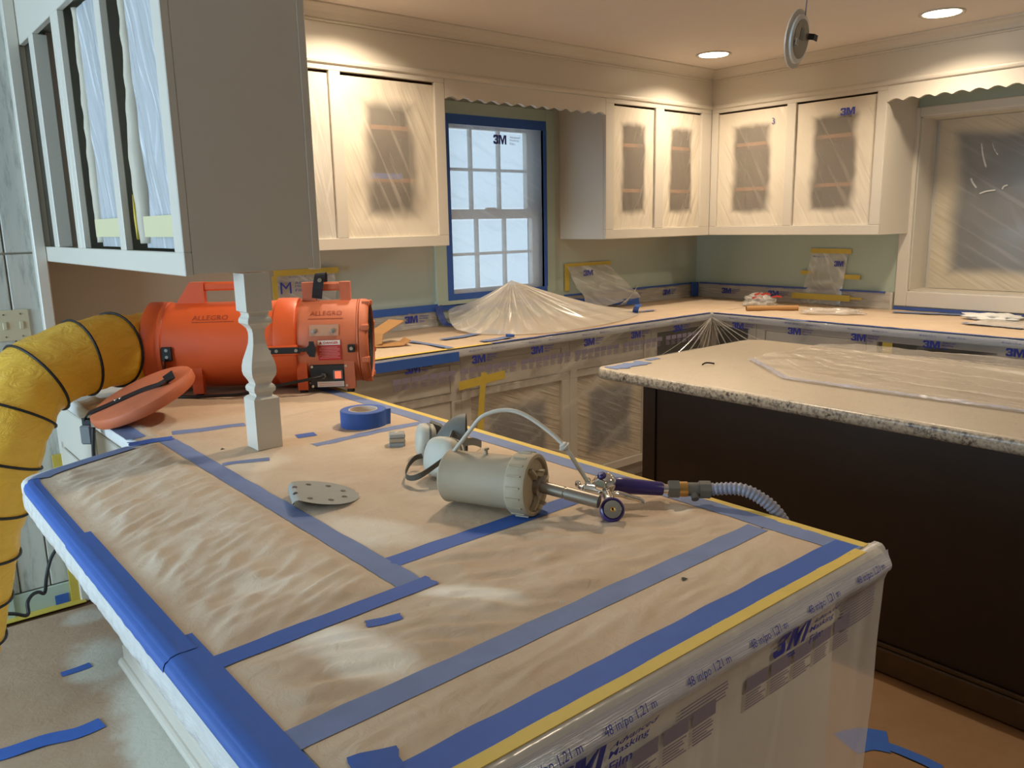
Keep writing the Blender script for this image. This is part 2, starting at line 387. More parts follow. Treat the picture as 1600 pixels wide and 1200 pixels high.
# ------------------------------------------------------------------ back window
def casing(mb, x0, x1, z0, z1): mb.box(x0, x1, YW-.022, YW, z0, z1, .004)
w1 = struct(MB().box(WX0-.095, WX0-.005, YW-.022, YW, .95, WZ1+.075, .004).build('window_1', M['mint']), 'double hung window behind taped masking film')
mb = MB(); casing(mb, WX1+.005, WX1+.075, .95, WZ1+.075); mb.build('casing', M['mint'], w1)
mb = MB(); casing(mb, WX0-.005, WX1+.005, WZ1+.005, WZ1+.075); mb.build('casing', M['mint'], w1)
mb = MB(); mb.box(WX0-.005, WX0, YW, YW+.15, WZ0, WZ1); mb.build('jamb', M['cream'], w1)
mb = MB(); mb.box(WX1, WX1+.005, YW, YW+.15, WZ0, WZ1); mb.build('jamb', M['cream'], w1)
mb = MB(); mb.box(WX0-.1, WX1+.08, YW-.04, YW+.15, WZ0-.02, WZ0); mb.build('window_sill', M['mint'], w1)
def glassmat():
    t = NT('window_glass'); a = t.new('ShaderNodeBsdfTransparent'); a.inputs[0].default_value = (.93, .96, .97, 1)
    g = t.new('ShaderNodeBsdfGlossy'); g.inputs['Roughness'].default_value = .03; return t.done(t.mixs(.05, a.outputs[0], g.outputs[0]))
M['glass'] = glassmat()
M['sash'] = simple('old_white_sash_paint', lin(206, 196, 180), .5, var=.04)
def sash(y, z0, z1):
    f = MB(); f.box(WX0, WX0+.05, y-.018, y+.018, z0, z1); f.box(WX1-.05, WX1, y-.018, y+.018, z0, z1)
    f.box(WX0+.05, WX1-.05, y-.018, y+.018, z0, z0+.045); f.box(WX0+.05, WX1-.05, y-.018, y+.018, z1-.045, z1)
    s = f.build('sash', M['sash'], w1)
    gx0, gx1, gz0, gz1 = WX0+.05, WX1-.05, z0+.045, z1-.045
    for k in (1, 2):
        x = gx0+(gx1-gx0)*k/3; MB().box(x-.008, x+.008, y-.012, y+.012, gz0, gz1).build('muntin', M['sash'], s)
    zm = (gz0+gz1)/2; MB().box(gx0, gx1, y-.011, y+.011, zm-.008, zm+.008).build('muntin', M['sash'], s)
    for i in range(3):
        for j in range(2):
            a, b = gx0+(gx1-gx0)*i/3+.008, gx0+(gx1-gx0)*(i+1)/3-.008
            c, d = (gz0, zm) if j == 0 else (zm, gz1)
            MB().box(a, b, y-.002, y+.002, c+.008, d-.008).build('pane', M['glass'], s)
    return s
sash(YW+.068, WZ0+.005, 1.535); s2 = sash(YW+.108, 1.50, WZ1-.005)
MB().box(2.925, 2.995, YW+.04, YW+.068, 1.536, 1.553, .004).build('sash_lock', M['brass'], s2)
# ------------------------------------------------------------------ picture window, right wall
w2 = struct(MB().box(XW-.025, XW, PY1, PY1+.07, .94, 2.055, .005).build('window_2', M['cream']), 'deep framed picture window on the right wall')
MB().box(XW-.025, XW, PY0-.07, PY0, .94, 2.055, .005).build('casing', M['cream'], w2)
MB().box(XW-.025, XW, PY0, PY1, PZ1, 2.055, .005).build('casing', M['cream'], w2)
MB().box(XW-.025, XW, PY0, PY1, .94, PZ0, .005).build('casing', M['cream'], w2)
for a in ((PY1-.006, PY1, PZ0, PZ1), (PY0, PY0+.006, PZ0, PZ1), (PY0, PY1, PZ0, PZ0+.006), (PY0, PY1, PZ1-.006, PZ1)):
    MB().box(XW, XW+.235, *a).build('jamb', M['cream'], w2)
f = MB()
for a in ((PY1-.055, PY1-.006, PZ0, PZ1), (PY0+.006, PY0+.055, PZ0, PZ1), (PY0+.055, PY1-.055, PZ0, PZ0+.05), (PY0+.055, PY1-.055, PZ1-.05, PZ1)): f.box(XW+.205, XW+.235, *a)
f.build('sash', M['cream'], w2)
MB().box(XW+.222, XW+.226, PY0+.05, PY1-.05, PZ0+.05, PZ1-.05).build('pane', M['glass'], w2)
# unseen porch added to dim the picture window
M['enclosure'] = simple('grey_dimming_enclosure', lin(112, 120, 122), .7, var=.12, vscale=3)
mb = MB(); mb.box(6.3, 6.4, -.6, 3.4, 0, 2.6); mb.box(5.05, 6.4, 3.3, 3.4, 0, 2.6); mb.box(5.05, 6.4, -.6, 3.4, 2.5, 2.6); mb.box(5.05, 6.4, -.6, 3.4, -.1, 0)
struct(mb.build('wall_dimming_enclosure', M['enclosure']), 'grey porch added to dim the view through the picture window')
# dining-side windows that let the daylight in
w3 = struct(MB().box(-2.76, -2.58, 1.39, 1.45, .55, 2.15).build('window_3', M['cream'])); 
for a in ((3.25, 3.31, .55, 2.15), (1.45, 3.25, 2.1, 2.15), (1.45, 3.25, .55, .6), (2.32, 2.38, .6, 2.1)): MB().box(-2.76, -2.58, *a).build('window_frame', M['cream'], w3)
for a in ((1.45, 2.32), (2.38, 3.25)): MB().box(-2.69, -2.685, a[0], a[1], .6, 2.1).build('pane', M['glass'], w3)
# ------------------------------------------------------------------ recessed ceiling lights
def downlight(x, y, label, watt=LAMP_W):
    t = thing('recessed_light', label, 'ceiling light', (x, y, ZC), group='recessed ceiling lights')
    MB().lathe([(.078, 0), (.084, -.003), (.094, -.006), (.098, -.004), (.098, 0)], (x, y, ZC-.0005), (0, 0, 1), 40, False, False).build('trim_ring', M['metalwhite'], t, True)
    MB().lathe([(.079, -.001), (.079, -.004)], (x, y, ZC), (0, 0, 1), 40).build('lens', M['lamp'], t)
    l = bpy.data.lights.new('downlight_lamp', 'AREA'); l.shape = 'DISK'; l.size = .15; l.energy = watt; l.color = WARM; l.spread = math.radians(140)
    o = bpy.data.objects.new('downlight_lamp', l); COL.objects.link(o); o.location = (x, y, ZC-.012)
downlight(3.964, 2.919, 'lit recessed light in the kitchen corner of the ceiling')
downlight(4.061, 1.734, 'lit recessed light above the scalloped valance on the right')
downlight(1.78, 2.96, 'lit recessed light above the wall cabinet left of the window')
downlight(4.06, .45, 'lit recessed light at the near end of the right wall')
downlight(1.84, 1.96, 'added unseen light over the aisle beside the island', 11)  # out-of-view lamp added to brighten the peninsula paper, clear of the end panel
downlight(1.80, -.75, 'added unseen light over the aisle behind the viewer', 11)  # fill lamp added behind the camera for the film on the near end
# spare light disc hanging by its wire over the island
hd = thing('hanging_light_disc', 'unlit round light disc dangling on its wire below the ceiling', 'ceiling light', (2.352, 1.428, 1.997))
c0 = Vector((2.352, 1.428, 1.997)); dv = ray(1245, 62).normalized(); rv = (rt-dv*rt.dot(dv)).normalized(); nv = (rv*.93-dv*.37).normalized()
upv = (up*.985+rt*(-.17)); upv = (upv-nv*upv.dot(nv)).normalized(); sd = nv.cross(upv)
MB().lathe([(.001, 0), (.080, 0), (.084, .002), (.084, .006), (.078, .008)], c0-nv*.006, nv, 40).build('rim', M['metalwhite'], hd, True, 40)
MB().lathe([(.070, .0), (.070, .010), (.066, .013), (.001, .013)], c0, nv, 40, False, False).build('driver_housing', M['white'], hd, True, 40)
MB().lathe([(.056, .013), (.056, .015), (.001, .0152)], c0, nv, 40, False, False).build('back_plate', M['steel'], hd, True, 40)
for s_, dz, mt in ((-1, .018, 'black'), (1, -.022, 'steel')):
    p = c0+nv*.014+upv*dz+sd*(s_*.05)
    MB().ribbon([p-sd*s_*.02, p, p+nv*.016+sd*s_*.006, p+nv*.018+sd*s_*.03], upv, .018, .0018).build('spring_clip', M[mt], hd)
MB().ribbon([c0+nv*.0156+upv*.03+sd*.004, c0+nv*.0156-upv*.004+sd*.004], sd, .026, .0006).build('rating_label', M['greyplastic'], hd)
top = c0+upv*.075+nv*.012
MB().tube(smooth_path([top-upv*.01, top+Vector((0, 0, .02)), (top.x+.02, top.y+.01, 2.15), (top.x+.022, top.y+.012, ZC)], 6), .0022, 6).build('wire', M['hosegrey'], hd, True)
# ------------------------------------------------------------------ wall cabinets
FILM = {}
def fmat(key, **k):
    if key not in FILM: FILM[key] = film('masking_film_'+key, **k)
    return FILM[key]
def tb(T, a0, a1, d0, d1, z0, z1, b=.0, mb=None):
    mb = mb or MB(); p = T(a0, d0); q = T(a1, d1); return mb.box(p[0], q[0], p[1], q[1], z0, z1, b)
def wall_cabinet(root, T, a0, a1, depth, ops, zo0, zo1, shelves, z0=ZB0, z1=ZB1, inside='interior', ends=(True, True), endcol='cream'):
    lo, hi = min(a0, a1), max(a0, a1)
    if ends[0]: tb(T, lo, lo+.016, .02, depth, z0, z1).build('side_panel', M[endcol], root)
    if ends[1]: tb(T, hi-.016, hi, .02, depth, z0, z1).build('side_panel', M[endcol], root)
    tb(T, lo+.016, hi-.016, .02, depth, z0+.02, z0+.036).build('bottom_panel', M['cream'], root)
    tb(T, lo+.016, hi-.016, .02, depth, z1-.03, z1-.014).build('top_panel', M[inside], root)
    tb(T, lo+.016, hi-.016, depth-.012, depth-.002, z0+.036, z1-.03).build('back_panel', M[inside], root)
    for s in shelves: tb(T, lo+.018, hi-.018, .05, depth-.014, s-.010, s+.010).build('shelf', M['shelf'], root)
    tb(T, lo, hi, 0, .02, z0, zo0, .002).build('rail', M['cream'], root)
    tb(T, lo, hi, 0, .02, zo1, z1, .002).build('rail', M['cream'], root)
    o = sorted((min(p), max(p)) for p in ops); e = [lo]+[v for p in o for v in p]+[hi]
    for i in range(0, len(e), 2):
        if e[i+1]-e[i] > .004: tb(T, e[i], e[i+1], 0, .02, zo0, zo1, .002).build('stile', M['cream'], root)
    for k in range(len(o)-1):
        m_ = (o[k][1]+o[k+1][0])/2; tb(T, m_-.008, m_+.008, .02, depth-.014, z0+.036, z1-.03).build('partition', M[inside], root)
def opening_film(T, a0, a1, z0, z1, label, mat, d=.014, amp=.006, nz=0, group='masking film over the cabinet openings', prints=None):
    def fn(u, v):
        a = a0+(a1-a0)*u; z = z0+(z1-z0)*v; e = min(u, 1-u, v, 1-v); k = min(1, e*9)
        w = amp*(N(u*2.1+nz, v*2.6, nz)*1.3+abs(N((u+v*.55)*7+nz, (v-u*.3)*2, nz+3))*.8)
        w2 = .004*abs(N(u*22+nz, v*3, 5))*(1-k)
        p = T(a, d+w*k+w2); return (p[0], p[1], z)
    o = MB().grid(fn, 36, 44).build('masking_film_sheet', mat, None, True)
    return tag(o, label, 'masking film', group)
TB = lambda a, d: (a, YU+d)
TR = lambda a, d: (XU+d, a)
ZO0, ZO1 = 1.413, 2.118
c1 = thing('wall_cabinet', 'greige wall cabinet left of the back window, doors off', 'cabinet', (1.7, YU, ZB0), group='wall cabinets')
wall_cabinet(c1, TB, 1.0, 2.345, YW-YU-.001, [(1.25, 1.742), (1.797, 2.287)], ZO0, ZO1, (1.67, 1.905))
c2 = thing('wall_cabinet', 'greige wall cabinet in the corner right of the back window', 'cabinet', (3.9, YU, ZB0), group='wall cabinets')
wall_cabinet(c2, TB, 3.452, XU-.001, YW-YU-.001, [(3.522, 3.885), (3.962, 4.328)], ZO0+.004, ZO1-.002, (1.64, 1.90))
c3 = thing('wall_cabinet', 'greige wall cabinet on the right wall beside the picture window', 'cabinet', (XU, 2.7, ZB0), group='wall cabinets')
wall_cabinet(c3, TR, 2.138, YU+.001, XW-XU-.001, [(3.212, 2.731), (2.672, 2.193)], ZO0+.004, ZO1, (1.645, 1.915), ends=(True, False))
P_ = dict(ecol=lin(222, 212, 194))
mA = fmat('painted_wide', opac=.34, streak=.30, ang=1.0, edge=(.09, .20, .60), scale=2.2, stretch=7, tint=(.66, .60, .52), **P_)
mB = fmat('painted_narrow', opac=.34, streak=.14, ang=-.9, edge=(.10, .17, .62), scale=2, stretch=6, tint=(.62, .55, .47), **P_)
mC = fmat('painted_full', opac=.75, streak=.25, ang=1.3, scale=4, tint=(.82, .78, .7))
mD = fmat('painted_square', opac=.36, streak=.12, ang=.9, edge=(.09, .16, .55), scale=2, stretch=6, tint=(.62, .55, .47), **P_)
opening_film(TB, 1.252, 1.741, ZO0, ZO1-.01, 'cream coated film in the cabinet opening nearest the grey end panel', mC, nz=1)
opening_film(TB, 1.798, 2.286, ZO0, ZO1-.012, 'wrinkled film with blue tape behind it in the opening left of the window', mA, amp=.012, nz=2)
opening_film(TB, 3.523, 3.884, ZO0+.005, ZO1-.012, 'sprayed film in the narrow opening just right of the window', mB, nz=3)
opening_film(TB, 3.963, 4.327, ZO0+.005, ZO1-.012, 'sprayed film in the narrow opening next to the inner corner', mB, nz=4)
opening_film(TR, 3.211, 2.732, ZO0+.005, ZO1-.010, 'sprayed film in the first right wall opening from the corner', mD, nz=5)
opening_film(TR, 2.671, 2.194, ZO0+.005, ZO1-.010, 'sprayed film in the right wall opening beside the picture window', mD, nz=6)
tag(MB().box(1.93, 2.11, YU+.030, YU+.032, 1.675, 1.70).build('tape_scrap', M['bluetape']), 'blue tape scrap behind the film left of the window', 'tape')
# scalloped valances
def scallop(a0, a1, zt, zb, per, amp):
    n = int(abs(a1-a0)/per*12); P = []
    for i in range(n+1):
        a = a0+(a1-a0)*i/n; ph = (abs(a-a0)/per) % 1.0
        P.append((a, zb+amp*math.sqrt(math.sin(ph*math.pi)**2+.02)))
    return [(a0, zt)]+P+[(a1, zt)]
tag(MB().prism(scallop(2.346, 3.451, ZB1-.012, 2.046, .0851, .016), YU, YU+.02, 'y').build('scalloped_valance', M['cream']), 'wavy greige valance board above the back window', 'valance')
tag(MB().prism([(a, z) for a, z in scallop(2.137, -.1, ZB1-.012, 2.054, .0815, .016)], XU, XU+.02, 'x').build('scalloped_valance', M['cream']), 'wavy greige valance board above the picture window', 'valance')
# masking film and tape on the back window
mW = fmat('window', opac=.42, streak=.10, ang=.3, tint=(.86, .90, .95), transl=.6, scale=3)
def fnw(u, v): return (WX0+.012+(WX1-WX0-.03)*u, YW-.004+.006*N(u*3, v*4, 2), WZ0+(WZ1-WZ0-.01)*v)
wf = tag(MB().grid(fnw, 24, 30).build('masking_film_sheet', mW, None, True), 'printed translucent film taped over the back window', 'masking film')
for nm, a in (('top', (WX0, WX1+.004, WZ1-.045, WZ1+.006)), ('right', (WX1-.020, WX1+.006, WZ0+.035, WZ1-.045)), ('left', (WX0-.02, WX0+.018, WZ0+.035, WZ1-.045)), ('bottom', (WX0-.02, WX1, .985, WZ0+.035))):
    tag(MB().box(a[0], a[1], YW-.0245 if nm != 'top' else YW-.0245, YW-.0225, a[2], a[3]).build('tape_strip', M['bluetape']), 'blue tape strip along the %s edge of the back window' % nm, 'tape', 'blue tape around the back window')
mP = fmat('picture', opac=.50, streak=.20, ang=.75, tint=(.40, .40, .39), scale=3, edge=(.05, .14, 1.2), ecol=lin(206, 194, 170), rough=.3)
def fnp(u, v): return (XW+.185+.018*(N(u*3, v*3, 8)+.7*abs(N((u+v)*5, (v-u)*1.5, 3))), PY1-.03-(PY1-PY0-.06)*u, PZ0+.008+(PZ1-PZ0-.016)*v)
tag(MB().grid(fnp, 40, 36).build('masking_film_sheet', mP, None, True), 'grey cloudy film filling the deep picture window', 'masking film')
mk = MB()
for (px, py, qx, qy) in ((1534, 222, 1541, 262), (1551, 223, 1560, 243), (1517, 278, 1526, 294), (1530, 303, 1556, 297), (1566, 296, 1575, 289)):
    d1 = ray(px, py); d2 = ray(qx, qy); p = CAM+d1*((XW+.178)/d1.x); q = CAM+d2*((XW+.178)/d2.x)
    m_ = (p+q)/2+Vector((0, .006, .004)); mk.tube(smooth_path([p, m_, q], 5), [.001]+[.005]*9+[.001], 6)
tag(mk.build('white_scuff_marks', M['white'], None, True), 'white paint scuffs on the picture window film', 'paint marks')
# ------------------------------------------------------------------ hanging cabinet over the peninsula
HX0, HX1, HY0, HY1 = .626, .968, 1.915, 3.455
M['edgewood'] = simple('bare_pinkish_wood_edge', lin(206, 184, 168), .6, var=.06)
hc = thing('hanging_cabinet', 'large hanging cabinet over the peninsula, grey end panel towards the viewer', 'cabinet', (.8, 2.6, ZB0))
TF = lambda a, d: (HX0+d, a)
HZ1 = ZC-.002
MB().box(HX0+.02, HX1-.022, HY0, HY0+.018, ZB0, HZ1).build('side_panel', M['cream'], hc)['label'] = 'shaded grey end panel'
MB().box(HX1-.0215, HX1, HY0-.001, HY0+.03, ZB0-.004, HZ1, .002).build('stile', M['cream'], hc)
MB().box(HX1-.02, HX1, HY0+.03, HY1, ZB0, HZ1).build('back_panel', M['greyin'], hc)
MB().box(HX0+.02, HX1-.022, HY0+.018, HY1, ZB0+.02, ZB0+.036).build('bottom_panel', M['cream'], hc)
MB().box(HX0+.02, HX1-.022, HY0+.018, HY1, 2.13, 2.146).build('top_panel', M['greyin'], hc)
MB().box(HX0+.02, HX1-.022, HY1-.016, HY1, ZB0+.036, 2.13).build('side_panel', M['greyin'], hc)
MB().box(HX0+.021, HX1-.022, 2.872, 2.888, ZB0+.036, 2.13).build('partition', M['greyin'], hc)
for a_, b_ in ((2.404, 2.427), (1.94, 1.972)): MB().box(HX0+.021, HX0+.20, a_, b_, ZB0+.037, 2.129).build('partition', M['greyin'], hc)
MB().box(HX0+.046, HX1-.03, 3.235, 3.27, ZB0+.037, 2.129).build('partition', M['edgewood'], hc)
for i in range(8):
    z = 1.52+i*.064; MB().cyl((HX0+.07, HY1-.018, z), (HX0+.07, HY1-.0155, z), .004, 8).build('peg_hole', M['black'], hc)
MB().box(HX0, HX0+.02, HY0, HY1+.0, ZB0-.004, 1.412, .002).build('rail', M['cream'], hc)
MB().box(HX0, HX0+.02, HY0, HY1+.0, 2.116, HZ1, .002).build('rail', M['cream'], hc)
for a, b in ((HY0, 1.975), (2.378, 2.428), (2.835, 2.879), (2.882, 2.926), (3.207, 3.272), (3.44, HY1)):
    MB().box(HX0, HX0+.02 if a != 3.207 else HX0+.045, a, b, 1.412, 2.116, .002).build('stile', M['cream'], hc)
mH = fmat('daylit', opac=.62, streak=.35, ang=.95, tint=(.80, .82, .86), scale=2.6, rough=.18)
for a, b, lb, nz in ((2.835, 2.428, 'shiny wrinkled film in the third opening of the hanging cabinet', 11), (2.378, 1.975, 'shiny wrinkled film in the opening nearest the grey end panel', 12)):
    opening_film(lambda q, d: (HX0+d, q), a-.06, b+.001, 1.418, 2.112, lb, mH, d=.040, amp=.016, nz=nz)
# sprayed masking edges and yellow tape behind the film
M['edgefoam'] = simple('paint_crusted_film_edge', lin(206, 196, 176), .6, var=.1, vscale=14, bump=.3, bscale=30, bdist=.004)
def edge_roll(a, label, bulge):
    P = [(HX0+.045, a-.01*0+.006*N(k*.4, a), 1.43+k*.0685) for k in range(11)]
    R = [.015+.005*N(k*.35, 4, a)+bulge*math.exp(-((k-10)/14)**2) for k in range(41)]
    tag(MB().tube(smooth_path(P, 4), R, 8).build('film_edge_roll', M['edgefoam'], None, True), label, 'masking film')
edge_roll(2.785, 'paint crusted film edge beside the double stile', .004)
edge_roll(2.318, 'paint crusted film edge bulging at the foot of the last opening', .012)
for a, b, lb in ((2.77, 2.43, 'pale yellow tape band low in the third opening'), (2.27, 1.98, 'pale yellow tape band low in the last opening')):
    tag(MB().box(HX0+.022, HX0+.0235, b, a, 1.447, 1.500).build('tape_strip', M['paletape']), lb, 'tape')
tag(MB().prism([(2.345, 1.44), (2.335, 1.47), (2.345, 1.56), (2.352, 1.50)], HX0+.022, HX0+.030, 'x').build('tape_scrap', M['goldtape']), 'curled gold tape scrap behind the last stile', 'tape')
tag(MB().prism([(2.04, 1.845), (1.985, 1.84), (1.98, 1.80)], HX0+.026, HX0+.0275, 'x').build('tape_scrap', M['yellowtape']), 'yellow tape corner by the grey end panel', 'tape')
# shaped post from counter to hanging cabinet
prof = [(1.358, 1), (1.266, 1), (1.262, .80), (1.256, .76), (1.252, .80), (1.247, .90), (1.241, .94), (1.236, .93), (1.231, .76), (1.222, .54), (1.212, .46), (1.2, .455), (1.185, .5), (1.17, .62), (1.155, .76), (1.142, .88), (1.128, .96), (1.114, .98), (1.104, .92), (1.096, .78), (1.088, .66), (1.084, .64), (1.080, .78), (1.074, .86), (1.066, .84), (1.061, .68), (1.055, .66), (1.052, .84), (1.047, 1), (.920, 1)]
px_, py_, hw = .786, 1.924, .0325
tag(MB().rings([[(px_-hw*k, py_-hw*k, z), (px_+hw*k, py_-hw*k, z), (px_+hw*k, py_+hw*k, z), (px_-hw*k, py_+hw*k, z)] for z, k in prof]).build('shaped_post', M['cream']), 'square vase-profiled post between the countertop and hanging cabinet', 'post')
# switch plate
sp = thing('switch_plate', 'ivory double switch plate on the whitewashed boards', 'switch plate', (.5, 3.458, 1.13))
MB().box(.435, .545, 3.451, 3.4575, 1.072, 1.186, .003).build('plate', M['switch'], sp)
for x in (.463, .517):
    MB().box(x-.006, x+.006, 3.446, 3.451, 1.115, 1.143, .001).build('toggle', M['switch'], sp)
    for z in (1.088, 1.170): MB().cyl((x, 3.4495, z), (x, 3.4512, z), .003, 8).build('screw', M['fitting'], sp)
# ------------------------------------------------------------------ lettering
_tc = {}
def text_geo(body, bold=0.0, shear=0.0, spacing=1.0):
    k = (body, bold, shear, spacing)
    if k not in _tc:
        c = bpy.data.curves.new('lettering', 'FONT'); c.body = body; c.size = 1; c.offset = bold; c.shear = shear; c.space_character = spacing; c.resolution_u = 2; c.fill_mode = 'FRONT'
        o = bpy.data.objects.new('lettering', c); COL.objects.link(o); bpy.context.view_layer.update()
        m = bpy.data.meshes.new_from_object(o.evaluated_get(bpy.context.evaluated_depsgraph_get()))
        vs_ = [(v.co.x, v.co.y) for v in m.vertices]; fs_ = [tuple(p.vertices) for p in m.polygons]
        bpy.data.objects.remove(o); bpy.data.curves.remove(c); bpy.data.meshes.remove(m)
        x0 = min(p[0] for p in vs_); y0 = min(p[1] for p in vs_); y1 = max(p[1] for p in vs_); s = 1/(y1-y0) if y1 > y0 else 1
        _tc[k] = ([((x-x0)*s, (y-y0)*s) for x, y in vs_], fs_, (max(p[0] for p in vs_)-x0)*s)
    return _tc[k]
def block_logo():
    # heavy squared numeral and letter, touching
    vs_, fs_ = [], []
    def q(*p): n = len(vs_); vs_.extend(p); fs_.append(tuple(range(n, n+len(p))))
    q((0, .80), (.10, 1), (.62, 1), (.72, .92), (.72, .78), (.0, .78)); q((.44, .78), (.72, .78), (.70, .57), (.44, .57)); q((.22, .57), (.64, .57), (.64, .43), (.22, .43))
    q((.44, .43), (.70, .43), (.72, .22), (.44, .22)); q((0, .22), (.72, .22), (.72, .08), (.62, 0), (.10, 0), (0, .18)); q((0, .22), (.0, .32), (.26, .32), (.26, .22)); q((0, .68), (0, .78), (.26, .78), (.26, .68))
    q((.76, 0), (.76, 1), (1.0, 1), (1.0, 0)); q((1.62, 0), (1.62, 1), (1.86, 1), (1.86, 0)); q((1.0, 1), (1.12, 1), (1.31, .45), (1.31, .0), (1.22, 0), (1.0, .72)); q((1.62, 1), (1.50, 1), (1.31, .45), (1.31, 0), (1.40, 0), (1.62, .72))
    return vs_, fs_, 1.86
def text_on(parent, body, fn, a, b, hgt, mat='printblue', bold=0.0, shear=0.0, width=None, name='printed_lettering'):
    """lettering laid on a surface: fn(along, up) -> point; (a, b) lower left corner"""
    vs_, fs_, wd = block_logo() if body == '3M' else text_geo(body, 0.0 if body in 'M3' else bold, shear); sx = hgt if width is None else width/wd
    m = MB().add([fn(a+x*sx, b+y*hgt) for x, y in vs_], fs_).mesh(name)
    return link(name, m, M[mat], parent)
def rect_on(mb, fn, a0, a1, b0, b1, n=2):
    for i in range(n):
        p = a0+(a1-a0)*i/n; q = a0+(a1-a0)*(i+1)/n; mb.add([fn(p, b0), fn(q, b0), fn(q, b1), fn(p, b1)], [(0, 1, 2, 3)])
def text_blocks(parent, fn, a, b, n, w, h, gap, rnd, skip=()):
    for i in range(n):
        if i in skip: continue
        mb = MB(); x = a+i*(w+gap)
        rect_on(mb, fn, x, x+w, b+h*.56, b+h)
        for k in range(6): rect_on(mb, fn, x, x+w*rnd.uniform(.6, 1), b+h*(.50-k*.085)-h*.045, b+h*(.50-k*.085), 1)
        link('printed_panel', mb.mesh('printed_panel'), M['printgrey'], parent)
def film_print(parent, fn, a0, a1, period, z_edge, z_logo, sc=1.0, blocks=True, first=0.0, edge_txt=True, seed=1):
    rnd = random.Random(seed); a = a0+first
    while a < a1-.10*sc:
        if edge_txt and a+.09*sc < a1: text_on(parent, '48 in/po 1,21 m', fn, a, z_edge, .0125*sc, width=.085*sc)
        if edge_txt and a+.22*sc < a1: text_on(parent, '48 in/po 1,21 m', fn, a+.14*sc, z_edge, .0125*sc, width=.085*sc)
        if a+.10*sc < a1:
            text_on(parent, '3M', fn, a+.02*sc, z_logo, .040*sc, bold=.035, width=.085*sc)
            for k, s in enumerate(('Advanced', 'Masking', 'Film')):
                if a+.18*sc < a1: text_on(parent, s, fn, a+.115*sc, z_logo+.030*sc-k*.0145*sc, .0105*sc, bold=.01, shear=.15, width=.065*sc*len(s)/8)
            if blocks: text_blocks(parent, fn, a-.05*sc, z_logo-.075*sc, 7, .045*sc, .058*sc, .007*sc, rnd)
        a += period
# ------------------------------------------------------------------ peninsula
PX0, PX1, PYN = .262, 1.285, .600
def rounded(poly, rad, n=6):
    out = []; L = len(poly)
    for i, p in enumerate(poly):
        r = rad[i] if isinstance(rad, (list, tuple)) else rad
        p = Vector(p); a = (Vector(poly[i-1])-p); b = (Vector(poly[(i+1) % L])-p)
        if r <= 0: out.append(tuple(p)); continue
        a.normalize(); b.normalize(); ang = a.angle(b); t = r/math.tan(ang/2); c = p+(a+b).normalized()*(r/math.sin(ang/2))
        s = p+a*t-c; e = p+b*t-c; w = math.atan2(s.x*e.y-s.y*e.x, s.dot(e))
        for k in range(n+1):
            q = w*k/n; out.append((c.x+s.x*math.cos(q)-s.y*math.sin(q), c.y+s.x*math.sin(q)+s.y*math.cos(q)))
    return out
def slab(name, poly, z0, z1, mat, nose=.012, parent=None):
    cx_ = sum(p[0] for p in poly)/len(poly); cy_ = sum(p[1] for p in poly)/len(poly)
    def inset(d):
        out = []
        for i, p in enumerate(poly):
            a = Vector(p)-Vector(poly[i-1]); b = Vector(poly[(i+1) % len(poly)])-Vector(p)
            n = (Vector((a.y, -a.x)).normalized()+Vector((b.y, -b.x)).normalized())
            n = n.normalized() if n.length > 1e-6 else Vector((0, 0)); out.append((p[0]-n.x*d, p[1]-n.y*d))
        return out
    R = []
    for k in range(5):
        t = k/4*math.pi/2; R.append([(x, y, z0+nose*(1-math.sin(t))) for x, y in inset(nose*(1-math.cos(t)))] if 0 else [(x, y, z0+nose*(1-math.cos(t))) for x, y in inset(nose*(1-math.sin(t)))])
    for k in range(5):
        t = k/4*math.pi/2; R.append([(x, y, z1-nose*(1-math.sin(t))) for x, y in inset(nose*(1-math.cos(t)))])
    return MB().rings(R).build(name, mat, parent, True, 50)
pen_poly = rounded([(PX0, PYN), (PX1, PYN), (PX1, 2.895), (1.29, 2.9), (1.29, 3.45), (.545, 3.45), (.545, 2.215), (PX0, 2.085)], [.03, .012, 0, 0, 0, 0, .02, .06])
tag(slab('peninsula_countertop', pen_poly, .872, ZT, M['white'], .014), 'masked peninsula countertop with rounded breakfast bar overhang', 'countertop')
pb = thing('peninsula_cabinet', 'pale painted peninsula base cabinet below the bar overhang', 'cabinet', (.9, 1.8, 0))
BX = .60
MB().box(BX, 1.262, .66, 2.80, .001, .870).build('body', M['cream'], pb)
MB().box(BX-.004, 1.25, 2.801, 3.44, .10, .870).build('body', M['cream'], pb)
MB().box(BX+.07, 1.2, 2.801, 3.44, .001, .10).build('toe_kick', M['cream'], pb)
MB().box(BX-.018, BX-.0005, .66, 2.80, .001, .085, .006).build('base_moulding', M['cream'], pb)
MB().cyl((BX-.020, .66, .018), (BX-.020, 2.80, .018), .016, 12).build('shoe_moulding', M['cream'], pb)
MB().box(BX-.012, BX-.0005, 1.0, 2.80, .60, .66, .005).build('panel_moulding', M['cream'], pb)
for y0, y1 in ((2.30, 2.78), (2.82, 3.40)):
    MB().box(BX-.022, BX-.0045, y0, y1, .685, .835, .004).build('drawer_front', M['cream'], pb)
    MB().box(BX-.018, BX-.0045, y0, y1, .13, .655, .004).build('door', M['cream'], pb)
MB().box(BX, 1.262, .64, .6595, .001, .870).build('end_panel', M['cream'], pb)
